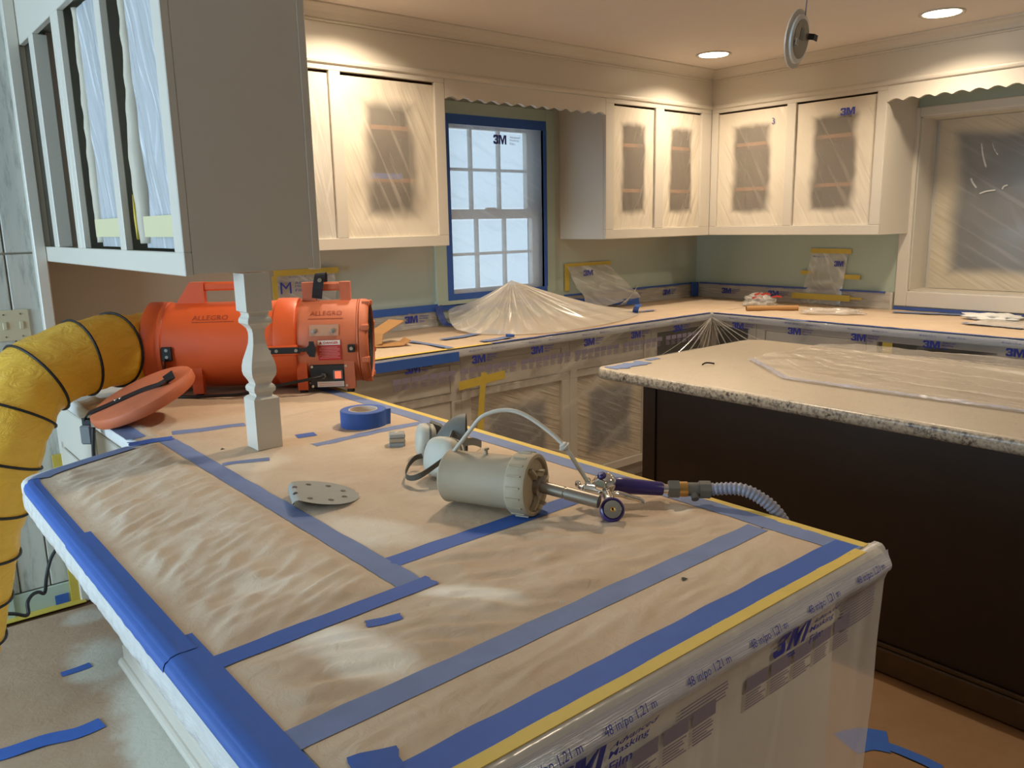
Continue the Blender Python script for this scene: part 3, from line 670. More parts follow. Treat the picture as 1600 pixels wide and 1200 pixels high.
# ------------------------------------------------------------------ kraft paper and tape on the peninsula
SEAM = [((.62, 1.0), (.62, 2.16)), ((.32, .975), (.65, .980)), ((.625, 1.09), (1.23, 1.10)), ((.32, .757), (1.21, .768)), ((.30, .62), (.30, 2.05)), ((.3, .625), (1.28, .625)), ((1.245, .6), (1.245, 2.9)), ((.30, 2.05), (.60, 2.19)), ((.6, 2.19), (.68, 2.20)), ((.56, 2.2), (.56, 2.9))]
def segd(x, y, s):
    (ax, ay), (bx, by) = s; dx, dy = bx-ax, by-ay; t = max(0, min(1, ((x-ax)*dx+(y-ay)*dy)/(dx*dx+dy*dy))); return math.hypot(x-ax-t*dx, y-ay-t*dy)
def wr(x, y):
    if x < .62 and y > .975: ca, sa, k = math.cos(.55), math.sin(.55), 1.0
    elif y > 1.095: ca, sa, k = math.cos(-.3), math.sin(-.3), .35
    elif y > .76: ca, sa, k = math.cos(-.45), math.sin(-.45), 1.0
    else: ca, sa, k = math.cos(.15), math.sin(.15), .55
    a, b = x*ca+y*sa, -x*sa+y*ca
    wx = N(a*5, b*5, 1)*.03
    h = .0095*(.5-abs(N(a*6, (b+wx)*21, 2)))*1.0+.0075*(.5-abs(N(a*9+5, (b+wx)*36, 7)))+.0025*N(a*22, b*50, 9)+.006*N(a*4, b*8, 4)
    return max(0, h+.0025)*k
def H(x, y):
    d = min(segd(x, y, s) for s in SEAM); f = min(1, max(0, (d-.012)/.05)); f = f*f*(3-2*f)
    return .9166+wr(x, y)*(f*.95+.05)
def P_at(px, py, z=.917): p = onz(px, py, z); return (p.x, p.y)
spray = []
def add_spray(p, q, wid, st, lst=spray):
    a = Vector(P_at(*p)) if lst is spray else Vector(onz(*p, 0).xy); b = Vector(P_at(*q)) if lst is spray else Vector(onz(*q, 0).xy)
    c = (a+b)/2; d = b-a; lst.append((c.x, c.y, math.atan2(d.y, d.x), max(d.length/2, .02)*1.15, wid, st))
add_spray((470, 980), (655, 1068), .062, .95); add_spray((645, 920), (820, 948), .034, .95); add_spray((470, 812), (680, 852), .075, .6)
add_spray((330, 925), (560, 915), .05, .55); add_spray((250, 825), (440, 830), .035, .45); add_spray((1065, 812), (1060, 788), .028, .45)
add_spray((330, 1000), (350, 880), .03, .25); add_spray((380, 715), (420, 735), .10, .35); add_spray((640, 745), (720, 790), .08, .18)
spray.append((.45, 1.55, 1.57, .75, .22, .30))
KR = kraft('kraft_paper_overspray', lin(208, 188, 163), spray)
def paper(fn, nu, nv, label):
    def g(u, v):
        x, y = fn(u, v); return (x, y, H(x, y))
    return tag(MB().grid(g, nu, nv).build('kraft_paper_sheet', KR, None, True), label, 'paper', 'kraft paper taped over the peninsula')
paper(lambda u, v: (.285+.333*u, .985+(2.035+.155*u-.985)*v), 60, 180, 'creased kraft paper on the breakfast bar strip, far left')
paper(lambda u, v: (.619+.62*u, 1.095+(2.20-1.095)*v), 70, 130, 'smooth kraft paper under the spray gun and post')
paper(lambda u, v: (.56+.69*u, 2.201+.70*v), 50, 50, 'kraft paper beneath the orange blower')
paper(lambda u, v: (.31+.915*u, min(.765+.325*v, .978 if u < .343 else 1.09)), 150, 56, 'wrinkled kraft paper in the middle of the near end')
paper(lambda u, v: (.315+.925*u, .632+(.762-.632)*v), 120, 24, 'narrow kraft paper band along the near edge')
def tape(p, q, w, label, mat='bluetape', lift=.0007, n=None, group='blue tape over the kraft paper', ragged=0.0, name='tape_strip'):
    p = Vector(p); q = Vector(q); d = q-p; L = d.length; t = d/L; s = Vector((-t.y, t.x)); n = n or max(3, int(L/.012))
    def g(u, v):
        c = p+d*u+s*(w*(v-.5)); c += s*(.0015*N(u*L*14, v*3, 3)); k = ragged*N(v*9, 2, u*3) if u in (0, 1) else 0
        c += t*k; return (c.x, c.y, H(c.x, c.y)+lift+.0003*math.sin(v*math.pi))
    return tag(MB().grid(g, n, 4).build(name, M[mat], None, True), label, 'tape', group)
tape((.62, 2.165), (.622, .985), .045, 'long blue tape seam running from the post to mid counter', 'bluetape_dusty', .0010, ragged=.006)
tape((.655, 2.24), (.84, 2.19), .04, 'dusty blue tape end near the shaped post', 'bluetape_dusty', .0006)
tape((.302, .972), (.655, .988), .036, 'blue tape across the bar at the middle of the counter', 'bluetape', .0014, ragged=.006)
tape((.628, 1.088), (1.225, 1.108), .046, 'blue tape passing under the spray gun cup', 'bluetape', .0008)
tape((.296, .757), (1.215, .769), .042, 'blue tape parallel to the near edge, second from it', 'bluetape_dusty', .0010)
tape((.36, .6265), (1.262, .6265), .042, 'wide blue tape along the near edge of the counter', 'bluetape', .0012)
tape((1.244, .60), (1.244, 2.60), .046, 'blue tape along the aisle side of the peninsula', 'bluetape_dusty', .0009)
tape((1.225, 1.852), (.88, 1.845), .036, 'faint dusty blue tape from the tape roll to the aisle edge', 'bluetape_dusty', .0006)
tape((.645, 1.845), (.745, 1.805), .022, 'short blue tape piece in front of the post', 'bluetape_dusty', .0008)
tape((.885, 1.955), (.935, 1.945), .040, 'small blue tape square right of the post', 'bluetape', .0008)
tape((.500, .925), (.548, .910), .026, 'small blue tape square on the creased paper', 'bluetape', .0010, ragged=.004)
tape((.335, .672), (.385, .655), .034, 'blue tape tab near the bottom left of the near edge', 'bluetape', .0016, ragged=.004)
for p, q, lb in (((1.276, .60), (1.276, 2.62), 'yellow tape line along the aisle side of the peninsula'), ((.40, .5955), (1.250, .5955), 'yellow tape line along the near edge of the counter')):
    p = Vector(p); q = Vector(q); d = (q-p).normalized(); s = Vector((-d.y, d.x))
    mb = MB(); L = (q-p).length; a = p-s*.0095; b = p+s*.0105
    mb.add([(a.x, a.y, .9168), (b.x, b.y, .9168), (b.x+d.x*L, b.y+d.y*L, .9168), (a.x+d.x*L, a.y+d.y*L, .9168), (a.x, a.y, .9182), (b.x, b.y, .9182), (b.x+d.x*L, b.y+d.y*L, .9182), (a.x+d.x*L, a.y+d.y*L, .9182)], [(0, 3, 2, 1), (4, 5, 6, 7), (0, 1, 5, 4), (1, 2, 6, 5), (2, 3, 7, 6), (3, 0, 4, 7)])
    tag(mb.build('tape_strip', M['yellowtape']), lb, 'tape', 'yellow tape around the peninsula')
# tape folded over the rounded bar edge, and the shiny film below it
edge_path = [(.262, .62), (.262, 1.0), (.262, 1.5), (.262, 1.98), (.265, 2.02), (.275, 2.05), (.295, 2.075), (.325, 2.095), (.40, 2.135), (.53, 2.195)]
def along(path, t):
    L = [0]
    for i in range(len(path)-1): L.append(L[-1]+math.dist(path[i], path[i+1]))
    s = t*L[-1]
    for i in range(len(path)-1):
        if s <= L[i+1] or i == len(path)-2:
            k = (s-L[i])/(L[i+1]-L[i]); p = Vector(path[i]).lerp(Vector(path[i+1]), k); d = (Vector(path[i+1])-Vector(path[i])).normalized(); return p, Vector((d.y, -d.x)), L[-1]
def edge_tape(t0, t1, w_in, label, lift, mat='bluetape', w_out=.018):
    pr_ = [(w_in, .0), (w_in*.6, .0), (.014, 0), (.006, -.002), (.001, -.007), (-.0015, -.013), (-.002, -.013-w_out)]
    def g(u, v):
        p, n, L = along(edge_path, t0+(t1-t0)*u); k = v*6; i = min(5, int(k)); f = k-i
        dd = pr_[i][0]+(pr_[i+1][0]-pr_[i][0])*f; dz = pr_[i][1]+(pr_[i+1][1]-pr_[i][1])*f
        c = p-n*(-dd) if False else p+n*dd*1.0
        z = .9168+dz+lift+.0008*N(c.x*30, c.y*30, 2)
        if dd > .016: z = H(c.x, c.y)+lift
        c2 = p+n*(dd-lift if dd < .002 else dd); return (c2.x, c2.y, z)
    return tag(MB().grid(g, max(8, int(60*(t1-t0))), 18).build('tape_strip', M[mat], None, True), label, 'tape', 'blue tape over the kraft paper')
edge_tape(.0, .262, .050, 'blue tape folded over the bar edge at its near end', .0016, w_out=.02)
edge_tape(.235, .56, .040, 'long blue tape folded over the middle of the bar edge', .0026, w_out=.012)
edge_tape(.545, .825, .030, 'pale blue tape folded over the bar edge towards the rounded corner', .0016, w_out=.012)
edge_tape(.82, .99, .050, 'crumpled blue tape around the far corner of the bar', .0026, 'bluetape_dusty', .002)
mE = fmat('white_edge', opac=.9, streak=.1, ang=.2, scale=20, stretch=4, tint=(.92, .92, .90), rough=.16)
def ge(u, v):
    p, n, L = along(edge_path, .01+.98*u); z = .902-v*.062+.003*N(u*30, 2, 1)*v
    o_ = -.0035-.006*math.sin(v*math.pi)-.004*N(u*60, v*4, 6)*math.sin(v*math.pi)+.010*v*v
    c = p+n*o_; return (c.x, c.y, z)
tag(MB().grid(ge, 260, 10).build('masking_film_strip', mE, None, True), 'shiny white film wrapped around the bar edge', 'masking film')
tape((.53, 2.195), (.64, 2.185), .042, 'overlapping blue tape where the bar meets the narrower counter', 'bluetape', .0018, ragged=.006)
tape((.565, 2.25), (.565, 2.62), .05, 'blue tape along the dining side below the blower', 'bluetape_dusty', .0008)
# film hanging over the near end
def yf(x, z):
    k = min(1, max(0, (.905-z)/.03))
    e = max(0, (x-1.16)/.14); fold = .010*math.sin(x*55)*min(1, (.9-z)*2.0)*min(1, e*1.3) if z < .9 else 0
    return .5795-.010*math.exp(-((z-.880)/.016)**2)+(.012*min(1, (.88-z)/.5) if z < .88 else 0)+.003*N(x*9, z*7, 4)*k+fold
def gd(u, v):
    x = .29+1.02*u
    top = [(.602, .9160), (.596, .9162), (.589, .9155), (.5838, .911), (.5805, .904)]
    if v < .14:
        k = v/.14*4; i = min(3, int(k)); f = k-i; y = top[i][0]+(top[i+1][0]-top[i][0])*f; z = top[i][1]+(top[i+1][1]-top[i][1])*f
        return (x, y-.0008*abs(N(x*90, v*6, 3)), z)
    z = .904-(v-.14)/.86*.89; pk = .0022*N(x*110, z*9, 5)*max(0, 1-(.904-z)/.05)
    return (x+(.02 if u > .97 else 0)*0-.0*z, yf(x, z)+pk, z)
mN = fmat('near_drape', opac=.50, streak=.12, ang=1.5, scale=2.2, stretch=6, tint=(.90, .87, .82), rough=.3)
nd = tag(MB().grid(gd, 200, 90).build('masking_film_drape', mN, None, True), 'blue printed clear film hanging over the near end of the peninsula', 'masking film')
fnN = lambda a, b: (a, yf(a, b)-.0045, b)
mNb = fmat('near_band', opac=.55, streak=.35, ang=1.45, scale=40, stretch=.25, tint=(.74, .76, .88), rough=.18)
def gb(u, v):
    x = .29+1.02*u; z = .9085-.036*v; return (x, yf(x, z)-.0012-.0012*abs(N(x*120, z*20, 8)), z)
gbo = MB().grid(gb, 220, 8).build('folded_hem', mNb, nd, True); gbo['label'] = 'bluish folded hem of the film'
for x in (.475, .603, .755, .893, 1.042, 1.19): text_on(nd, '48 in/po 1,21 m', fnN, x, .882, .0135, width=.092)
for lx, ax in ((.520, .617), (.962, 1.060)):
    text_on(nd, '3M', fnN, lx, .838, .040, bold=.04, width=.084)
    rr = MB(); rect_on(rr, fnN, lx+.03, lx+.084, .8305, .833); rect_on(rr, fnN, lx+.036, lx+.084, .826, .8285); link('printed_underline', rr.mesh('printed_underline'), M['printblue'], nd)
    for k, s in enumerate(('Advanced', 'Masking', 'Film')): text_on(nd, s, fnN, ax, .858-k*.0155, .0125, bold=.012, shear=.15, width=.085*len(s)/8)
for x0, z0, n in ((.745, .848, 5), (1.16, .866, 12)):
    mb = MB(); rd = random.Random(n)
    for k in range(n): rect_on(mb, fnN, x0+rd.uniform(0, .01), x0+.10+rd.uniform(0, .012), z0-k*.0052, z0-k*.0052+.0026)
    link('printed_panel', mb.mesh('printed_panel'), M['printgrey'], nd)
text_blocks(nd, fnN, .60, .782, 11, .050, .052, .010, random.Random(3), skip=(4, 10))
# knotted film corner at the aisle end
tag(MB().tube(smooth_path([(1.29, .605, .905), (1.308, .598, .895), (1.322, .59, .880), (1.338, .585, .868)], 4), [.012, .013, .014, .012, .011, .011, .010, .009, .008, .008, .006, .005, .003], 8).build('film_corner_knot', fmat('knot', opac=.7, streak=.3, scale=6, tint=(.86, .82, .74)), None, True), 'twisted film end at the aisle corner of the peninsula', 'masking film')
# ------------------------------------------------------------------ floor coverings
fsp = []
add_spray((140, 1000), (175, 1075), .13, .8, fsp); add_spray((125, 955), (150, 975), .10, .6, fsp); fsp.append((.54, 2.2, 1.5, .75, .13, .9))
KF = kraft('floor_kraft_paper_overspray', lin(176, 150, 126), fsp, ncol=lin(206, 204, 192))
def fl(x, y): return .002+max(0, .006*N(x*4, y*5, 3)+.004*(.5-abs(N(x*7+y*3, y*9, 6))))
tag(MB().grid(lambda u, v: (-1.2+(1.775 if -.4+3.78*v < 2.8 else 1.865)*u, -.4+3.78*v, fl(-1.2+1.865*u, -.4+3.78*v)), 70, 150).build('kraft_paper_sheet', KF, None, True), 'kraft floor paper with paint overspray beside the bar', 'paper')
KG = kraft('aisle_floor_kraft_paper', lin(140, 110, 80), [])
tag(MB().grid(lambda u, v: (1.33+1.06*u, -.6+3.45*v, fl(1.33+1.06*u+9, -.6+3.45*v)), 50, 110).build('kraft_paper_sheet', KG, None, True), 'kraft floor paper in the aisle next to the island', 'paper')
def ftape(pts, w, label, mat='bluetape'):
    P = smooth_path([Vector((onz(a, b, 0).x, onz(a, b, 0).y, 0)) for a, b in pts], 8); mb = MB(); n = len(P)
    def g(u, v):
        i = min(n-1, int(u*(n-1)+.5)); t = (P[min(i+1, n-1)]-P[max(i-1, 0)]).normalized(); s = Vector((-t.y, t.x, 0)); c = P[i]+s*w*(v-.5)
        return (c.x, c.y, max(fl(c.x, c.y), fl(c.x+9, c.y))+.0022)
    return tag(MB().grid(g, n-1, 2).build('tape_strip', M[mat], None, True), label, 'tape', 'blue tape on the floor paper')
ftape([(96, 1056), (118, 1049), (142, 1040)], .036, 'short blue tape piece on the floor paper by the bar')
ftape([(-60, 1190), (0, 1183), (70, 1160), (120, 1148), (160, 1131)], .060, 'long blue tape strip on the floor at lower left')
ftape([(1320, 1165), (1352, 1158), (1388, 1163)], .10, 'blue tape patch on the aisle floor paper')
ftape([(1370, 1165), (1410, 1178), (1470, 1205)], .035, 'blue tape strip curving over the aisle floor paper')
tag(MB().box(-.5, .6, 3.40, 3.446, .010, .0125).build('tape_strip', M['goldtape']), 'yellow tape sealing floor paper to the mint baseboard', 'tape')
tag(MB().box(.555, .59, 3.436, 3.4455, .01, .62).build('tape_strip', M['goldtape']), 'upright yellow tape strip beside the base cabinet', 'tape')
tag(MB().box(.50, .548, 3.4435, 3.4465, .012, .05).build('tape_scrap', M['bluetape']), 'small blue tape scrap on the mint baseboard', 'tape')
# ------------------------------------------------------------------ back and right base cabinets
CF, CFX = 2.900, 3.985        # front edges of the countertop
FY, FX = 2.95, 4.035          # face frames
cp = [(1.292, CF), (CFX, CF), (CFX, -.6), (XW-.001, -.6), (XW-.001, YW-.001), (1.292, YW-.001)]
tag(slab('kitchen_countertop', cp, .872, ZT, M['white'], .008), 'L-shaped kitchen countertop masked with paper along both walls', 'countertop')
def base_unit(root, T, a0, a1, drawer=None, door=None):
    lo, hi = min(a0, a1), max(a0, a1)
    tb(T, lo, lo+.016, .02, .58, .10, .870).build('side_panel', M['interior'], root); tb(T, hi-.016, hi, .02, .58, .10, .870).build('side_panel', M['interior'], root)
    tb(T, lo+.016, hi-.016, .56, .575, .10, .870).build('back_panel', M['interior'], root); tb(T, lo+.016, hi-.016, .02, .56, .10, .12).build('bottom_panel', M['interior'], root)
    tb(T, lo, hi, .07, .085, .001, .10).build('toe_kick', M['cream'], root)
    for z0, z1 in ((.835, .870), (.665, .700), (.10, .145)): tb(T, lo, hi, 0, .02, z0, z1, .002).build('rail', M['cream'], root)
    s = .055
    for p, q in ((lo, lo+s), (hi-s, hi)):
        for z0, z1 in ((.145, .665), (.700, .835)): tb(T, p, q, 0, .02, z0, z1, .002).build('stile', M['cream'], root)
    if drawer == 'panel': tb(T, lo+s+.002, hi-s-.002, .006, .022, .702, .833, .003).build('drawer_front', M['cream'], root)
    if door == 'panel':
        d = tb(T, lo+s+.002, hi-s-.002, .008, .022, .147, .663, .003).build('door', M['cream'], root)
TBb = lambda a, d: (a, FY+d); TRb = lambda a, d: (FX+d, a)
for a0, a1, dr, do, lb in ((1.32, 2.16, 'panel', 'panel', 'base cabinet under the back counter beside the peninsula'), (2.16, 2.86, 'panel', None, 'sink base cabinet with open door space under the film tent'), (2.86, 3.50, 'panel', None, 'base cabinet left of the inner corner, door off')):
    u = thing('base_cabinet', lb, 'cabinet', ((a0+a1)/2, FY, 0), group='base cabinets'); base_unit(u, TBb, a0+.001, a1-.001, dr, do)
u = thing('base_cabinet', 'corner base cabinet with dark empty drawer openings', 'cabinet', (3.75, FY, 0), group='base cabinets'); base_unit(u, TBb, 3.501, 4.034, None, 'panel')
for a0, a1, dr, lb in ((2.62, 2.949, None, 'right run base cabinet next to the corner, drawer out'), (1.97, 2.62, 'panel', 'right run base cabinet with long false drawer front'), (1.30, 1.97, None, 'right run base cabinet with open drawer space and yellow tape'), (.5, 1.30, 'panel', 'right run base cabinet nearest the viewer')):
    u = thing('base_cabinet', lb, 'cabinet', (FX, (a0+a1)/2, 0), group='base cabinets'); base_unit(u, TRb, a0+.001, a1-.001, dr, 'panel')
mU = fmat('lower_opening', opac=.30, streak=.25, ang=.4, edge=(.10, .22, .9), scale=3, ecol=lin(206, 194, 172))
for a, b, lb in ((2.217, 2.803, 'film stretched in the sink cabinet door opening'), (2.917, 3.443, 'film stretched in the door opening left of the corner')):
    opening_film(TBb, a, b, .147, .663, lb, mU, amp=.01, nz=a)
# ------------------------------------------------------------------ film hanging from the counter front
mK = fmat('counter_drape', opac=.10, streak=.34, ang=.95, scale=2.6, stretch=5, tint=(.82, .78, .70), rough=.25)
def drape(fn, nu, label):
    return tag(MB().grid(fn, nu, 40).build('masking_film_drape', mK, None, True), label, 'masking film', 'printed film hanging from the counter front')
def yk(x, z): return CF-.012-.006*math.exp(-((z-.90)/.02)**2)+.012*N(x*5, z*4, 6)*min(1, (.91-z)*3)+.006*abs(N(x*9+z*9, z*4, 2))*min(1, (.91-z)*4)
def hang(v):   # profile over the front lip
    if v < .1: k = v/.1; return (.020*(1-k), .9178-.006*k*k)
    return (0, .9118-(v-.1)/.9*.90)
def gk1(u, v):
    x = 1.33+(CFX-.005-1.33)*u; dy, z = hang(v); y = CF-.010+dy if v < .1 else min(CF-.006, yk(x, z)); return (x, y, z)
dk = drape(gk1, 170, 'printed clear film hanging in front of the back base cabinets')
fk = lambda a, b: (a, yk(a, b)-.002, b)
def xk(y, z): return CFX-.012-.006*math.exp(-((z-.90)/.02)**2)+.012*N(y*5, z*4, 9)*min(1, (.91-z)*3)+.006*abs(N(y*9+z*9, z*4, 4))*min(1, (.91-z)*4)
def gk2(u, v):
    y = CF-.005-(CF-.3)*u; dy, z = hang(v); x = CFX-.010+dy if v < .1 else min(CFX-.006, xk(y, z)); return (x, y, z)
dr_ = drape(gk2, 140, 'printed clear film hanging in front of the right base cabinets')
fr = lambda a, b: (xk(-a, b)-.002, -a, b)
film_print(dk, fk, 1.75, CFX, .36, .8915, .838, .92, True, .05, True, 5)
film_print(dr_, fr, -CF+.02, -.6, .36, .8915, .838, .92, False, .12, True, 6)
# bluish hem tapes along the counter lip
M['bluehem'] = simple('blue_smeared_tape', lin(70, 98, 180), .5, var=.25, vscale=16)
def lip(fn, n, label, mat): return tag(MB().grid(fn, n, 4).build('tape_strip', mat, None, True), label, 'tape', 'tape along the kitchen counter lip')
lip(lambda u, v: (1.70+(CFX-1.70)*u, CF-.0125+.030*v+.004*N(u*20, 1, 2), .9190-.0010*v), 90, 'blue tape along the lip of the back counter', M['bluehem'])
lip(lambda u, v: (CFX-.0125+.038*v+.005*N(u*20, 3, 2), CF-.012-2.5*u, .9190-.0010*v), 80, 'blue tape along the lip of the right counter', M['bluehem'])
mHem = fmat('hem', opac=.45, streak=.3, ang=1.5, scale=30, stretch=.3, tint=(.74, .76, .84))
for p_, f_, n_ in ((dk, lambda u, v: (1.34+(CFX-1.36)*u, yk(1.34+(CFX-1.36)*u, .914-.03*v)-.0014, .914-.03*v), 140), (dr_, lambda u, v: (xk(CF-.02-2.2*u, .914-.03*v)-.0014, CF-.02-2.2*u, .914-.03*v), 120)):
    MB().grid(f_, n_, 4).build('folded_hem', mHem, p_, True)
tag(MB().box(1.40, 2.30, CF-.016, CF+.010, .9192, .9205).build('tape_strip', M['yellowtape']), 'yellow tape on the counter lip beside the blower', 'tape')
tag(MB().box(1.40, 2.10, CF-.024, CF-.022, .862, .905).build('tape_strip', M['bluetape']), 'dark blue tape band on the counter front beside the blower', 'tape')
# pleats of film gathered at the inner corner
mPl = fmat('pleat', opac=.16, streak=.3, scale=4, tint=(.84, .80, .72))
kn = Vector((CFX-.02, CF-.02, .905))
kb = tag(MB().lathe([(.002, -.012), (.010, -.008), (.013, 0), (.009, .010), (.004, .02)], kn, (0, 0, 1), 10).build('film_gather_knot', mPl, None, True), 'gathered film knot at the inner corner of the counter', 'masking film')
for k in range(13):
    t = k/12; a = kn+Vector((0, 0, -.01)); e = Vector((3.42+.54*min(1, t*2), CF-.03, .70)) if t < .5 else Vector((CFX-.03, CF-.05-.66*(t-.5)*2, .70))
    e.z -= .16*math.sin(t*math.pi); m_ = a.lerp(e, .5)+Vector((-.01, -.012, -.01))
    MB().ribbon(smooth_path([a, m_, e], 5), (rt.x, rt.y, .1), .003+.002*(k % 3), .0006).build('pleat', mPl, kb)
# gold tape cross on the film
gt = lambda a, b: (a, yk(a, b)-.004, b)
def gtape(a0, b0, a1, b1, w, lb):
    p = Vector((a0, b0)); q = Vector((a1, b1)); d = q-p; s = Vector((-d.y, d.x)).normalized()
    tag(MB().grid(lambda u, v: gt(*(p+d*u+s*w*(v-.5))), 16, 2).build('tape_strip', M['goldtape'], None, True), lb, 'tape', 'gold tape cross on the film')
gtape(2.10, .745, 2.37, .765, .040, 'gold tape bar crossing the film on the base cabinets')
gtape(2.245, .79, 2.20, .40, .034, 'gold upright tape running down the film on the base cabinets')
tag(MB().grid(lambda u, v: (xk(1.855-.05*u, .70+.145*v)-.004, 1.855-.05*u, .70+.145*v), 4, 8).build('tape_strip', M['goldtape'], None, True), 'gold tape strip on the film of the right base cabinets', 'tape')
# ------------------------------------------------------------------ backsplash
spl = thing('backsplash', 'low backsplash along the back wall left of the window', 'backsplash', (2, YW, ZT))
MB().box(1.30, 2.50, YW-.024, YW-.003, ZT+.001, 1.012).build('panel', M['cream'], spl)
MB().box(3.47, XW-.001, YW-.024, YW-.003, ZT+.001, 1.018).build('panel', M['cream'], spl)
tag(MB().box(XW-.024, XW-.003, 2.20, YW-.025, ZT+.001, 1.018).build('backsplash', M['cream']), 'low backsplash along the right wall', 'backsplash')
mS = fmat('splash', opac=.5, streak=.35, ang=.7, scale=9, stretch=2.2, tint=(.52, .50, .46), rough=.25)
mS2 = fmat('splash_right', opac=.5, streak=.35, ang=.7, scale=9, stretch=2.2, tint=(.55, .52, .47), rough=.25)
def ys(x, z): return YW-.030-.010*abs(N(x*14, z*20, 3))-.045*max(0, (.95-z)/.03)**1.5*.35
for x0, x1, zt, lb, ph in ((1.62, 2.50, 1.012, 'crumpled printed film on the splash behind the blower', .28), (3.46, XW-.03, 1.020, 'crumpled printed film on the splash right of the window', .18)):
    s = tag(MB().grid(lambda u, v: (x0+(x1-x0)*u, ys(x0+(x1-x0)*u, .921+(zt-.921)*v), .921+(zt-.921)*v), 90, 14).build('masking_film_strip', mS, None, True), lb, 'masking film', 'film over the backsplash')
    film_print(s, lambda a, b: (a, ys(a, b)-.003, b), x0, x1-.03, .37, zt-.018, .952, .95, False, ph, True, 8)
def xs_(y, z): return XW-.030-.010*abs(N(y*14, z*20, 5))-.045*max(0, (.95-z)/.03)**1.5*.35
s = tag(MB().grid(lambda u, v: (xs_(YW-.03-(YW-2.24)*u, .921+.099*v), YW-.03-(YW-2.24)*u, .921+.099*v), 100, 14).build('masking_film_strip', mS2, None, True), 'crumpled printed film on the right wall splash', 'masking film', 'film over the backsplash')
film_print(s, lambda a, b: (xs_(-a, b)-.003, -a, b), -YW+.05, -2.3, .37, 1.002, .952, .95, False, .18, True, 9)
for lb, bx in (('blue tape along the top of the splash behind the blower', (1.62, 2.62, YW-.034, YW-.024, 1.000, 1.038)), ('thin blue tape line above the splash right of the window', (3.46, 4.76, YW-.036, YW-.026, 1.012, 1.022)), ('wide blue tape upright in the inner corner of the splash', (4.70, 4.765, YW-.06, YW-.048, .925, 1.022))):
    tag(MB().box(*bx).build('tape_strip', M['bluetape']), lb, 'tape', 'blue tape on the splash')
tag(MB().box(XW-.036, XW-.026, 2.24, YW-.06, 1.012, 1.022).build('tape_strip', M['bluehem']), 'thin blue tape line above the right wall splash', 'tape', 'blue tape on the splash')
tag(MB().ribbon(smooth_path([(2.50, YW-.045, 1.03), (2.51, YW-.05, .98), (2.52, YW-.08, .935), (2.56, YW-.12, .925)], 5), (1, 0, 0), .045, .001).build('tape_strip', M['bluehem']), 'loose blue tape end hanging from the splash left of the tent', 'tape')
tag(MB().ribbon(smooth_path([(3.52, YW-.05, .975), (3.75, YW-.06, .96), (3.95, YW-.12, .945), (4.02, YW-.15, .95)], 5), (0, 0, 1), .04, .001).build('tape_strip', M['bluetape']), 'loose blue tape tail curling behind the crumpled film', 'tape')
tag(MB().box(XW-.030, XW-.0265, 1.0, 2.19, .922, .938).build('tape_strip', M['bluehem']), 'smeared blue tape below the picture window', 'tape')
# ------------------------------------------------------------------ paper on the kitchen counter
KC = kraft('counter_kraft_paper', lin(204, 184, 160), [], dark=(.92, .88, .84), vs_=9)
def hc_(x, y): return .9166+max(0, .004*N(x*6, y*8, 2)+.004*(.45-abs(N(x*10, y*16, 5))))
tag(MB().grid(lambda u, v: (1.32+(XW-.04-1.32)*u, CF+.012+(YW-.03-CF-.012)*v, hc_(1.32+3.45*u, CF+.72*v)), 160, 34).build('kraft_paper_sheet', KC, None, True), 'kraft paper covering the back counter', 'paper')
tag(MB().grid(lambda u, v: (CFX+.012+(XW-.03-CFX-.012)*u, -.5+(CF+.01+.5)*v, hc_(CFX+.8*u, -.5+3.4*v+7)), 40, 130).build('kraft_paper_sheet', KC, None, True), 'kraft paper covering the right counter', 'paper')
def ctape(pts, w, label, mat='bluetape_dusty'):
    P = smooth_path([onz(a, b, .92) for a, b in pts], 6); n = len(P)
    def g(u, v):
        i = min(n-1, int(u*(n-1)+.5)); t = (P[min(i+1, n-1)]-P[max(i-1, 0)]).normalized(); s_ = Vector((-t.y, t.x, 0)); c = P[i]+s_*w*(v-.5)
        return (c.x, c.y, .9235+.0015*N(c.x*20, c.y*20, 1))
    return tag(MB().grid(g, n-1, 2).build('tape_strip', M[mat], None, True), label, 'tape', 'blue tape scraps on the kitchen counter')
ctape([(640, 534), (680, 540), (705, 545)], .035, 'twisted blue tape scrap on the counter beside the cardboard')
ctape([(690, 531), (720, 527), (745, 522)], .05, 'pale blue tape on the counter left of the film tent')
ctape([(752, 534), (775, 531), (795, 527)], .05, 'pale blue tape near the counter lip below the tent')
ctape([(758, 519), (770, 517), (783, 522)], .05, 'small blue tape piece at the foot of the tent')
ctape([(985, 487), (1005, 487), (1024, 485)], .03, 'thin blue tape sliver on the counter right of the tent', 'bluetape')
ctape([(1225, 499), (1260, 503)], .03, 'blue smear of tape near the corner of the right counter')
ctape([(1505, 505), (1540, 508), (1600, 514)], .06, 'blue edged tape on the right counter near the frame edge')
ctape([(1395, 488), (1440, 490), (1490, 492), (1560, 494)], .06, 'dusty blue tape under the picture window')
tag(MB().lathe([(.02, 0), (.022, .004), (.022, .012), (.017, .012), (.017, .004)], onz(797, 526, .923), (.2, .1, 1), 12, False, False).build('tape_curl', M['bluetape'], None, True), 'curled blue tape bit standing in front of the tent', 'tape')
tag(MB().ribbon(smooth_path([onz(992, 489, .921), onz(995, 488, .93)+Vector((0, 0, .03)), onz(999, 487, .921)+Vector((0, 0, .045))], 5), (0, 1, 0), .035, .001).build('tape_curl', M['bluetape']), 'curled blue tape bit right of the tent', 'tape')
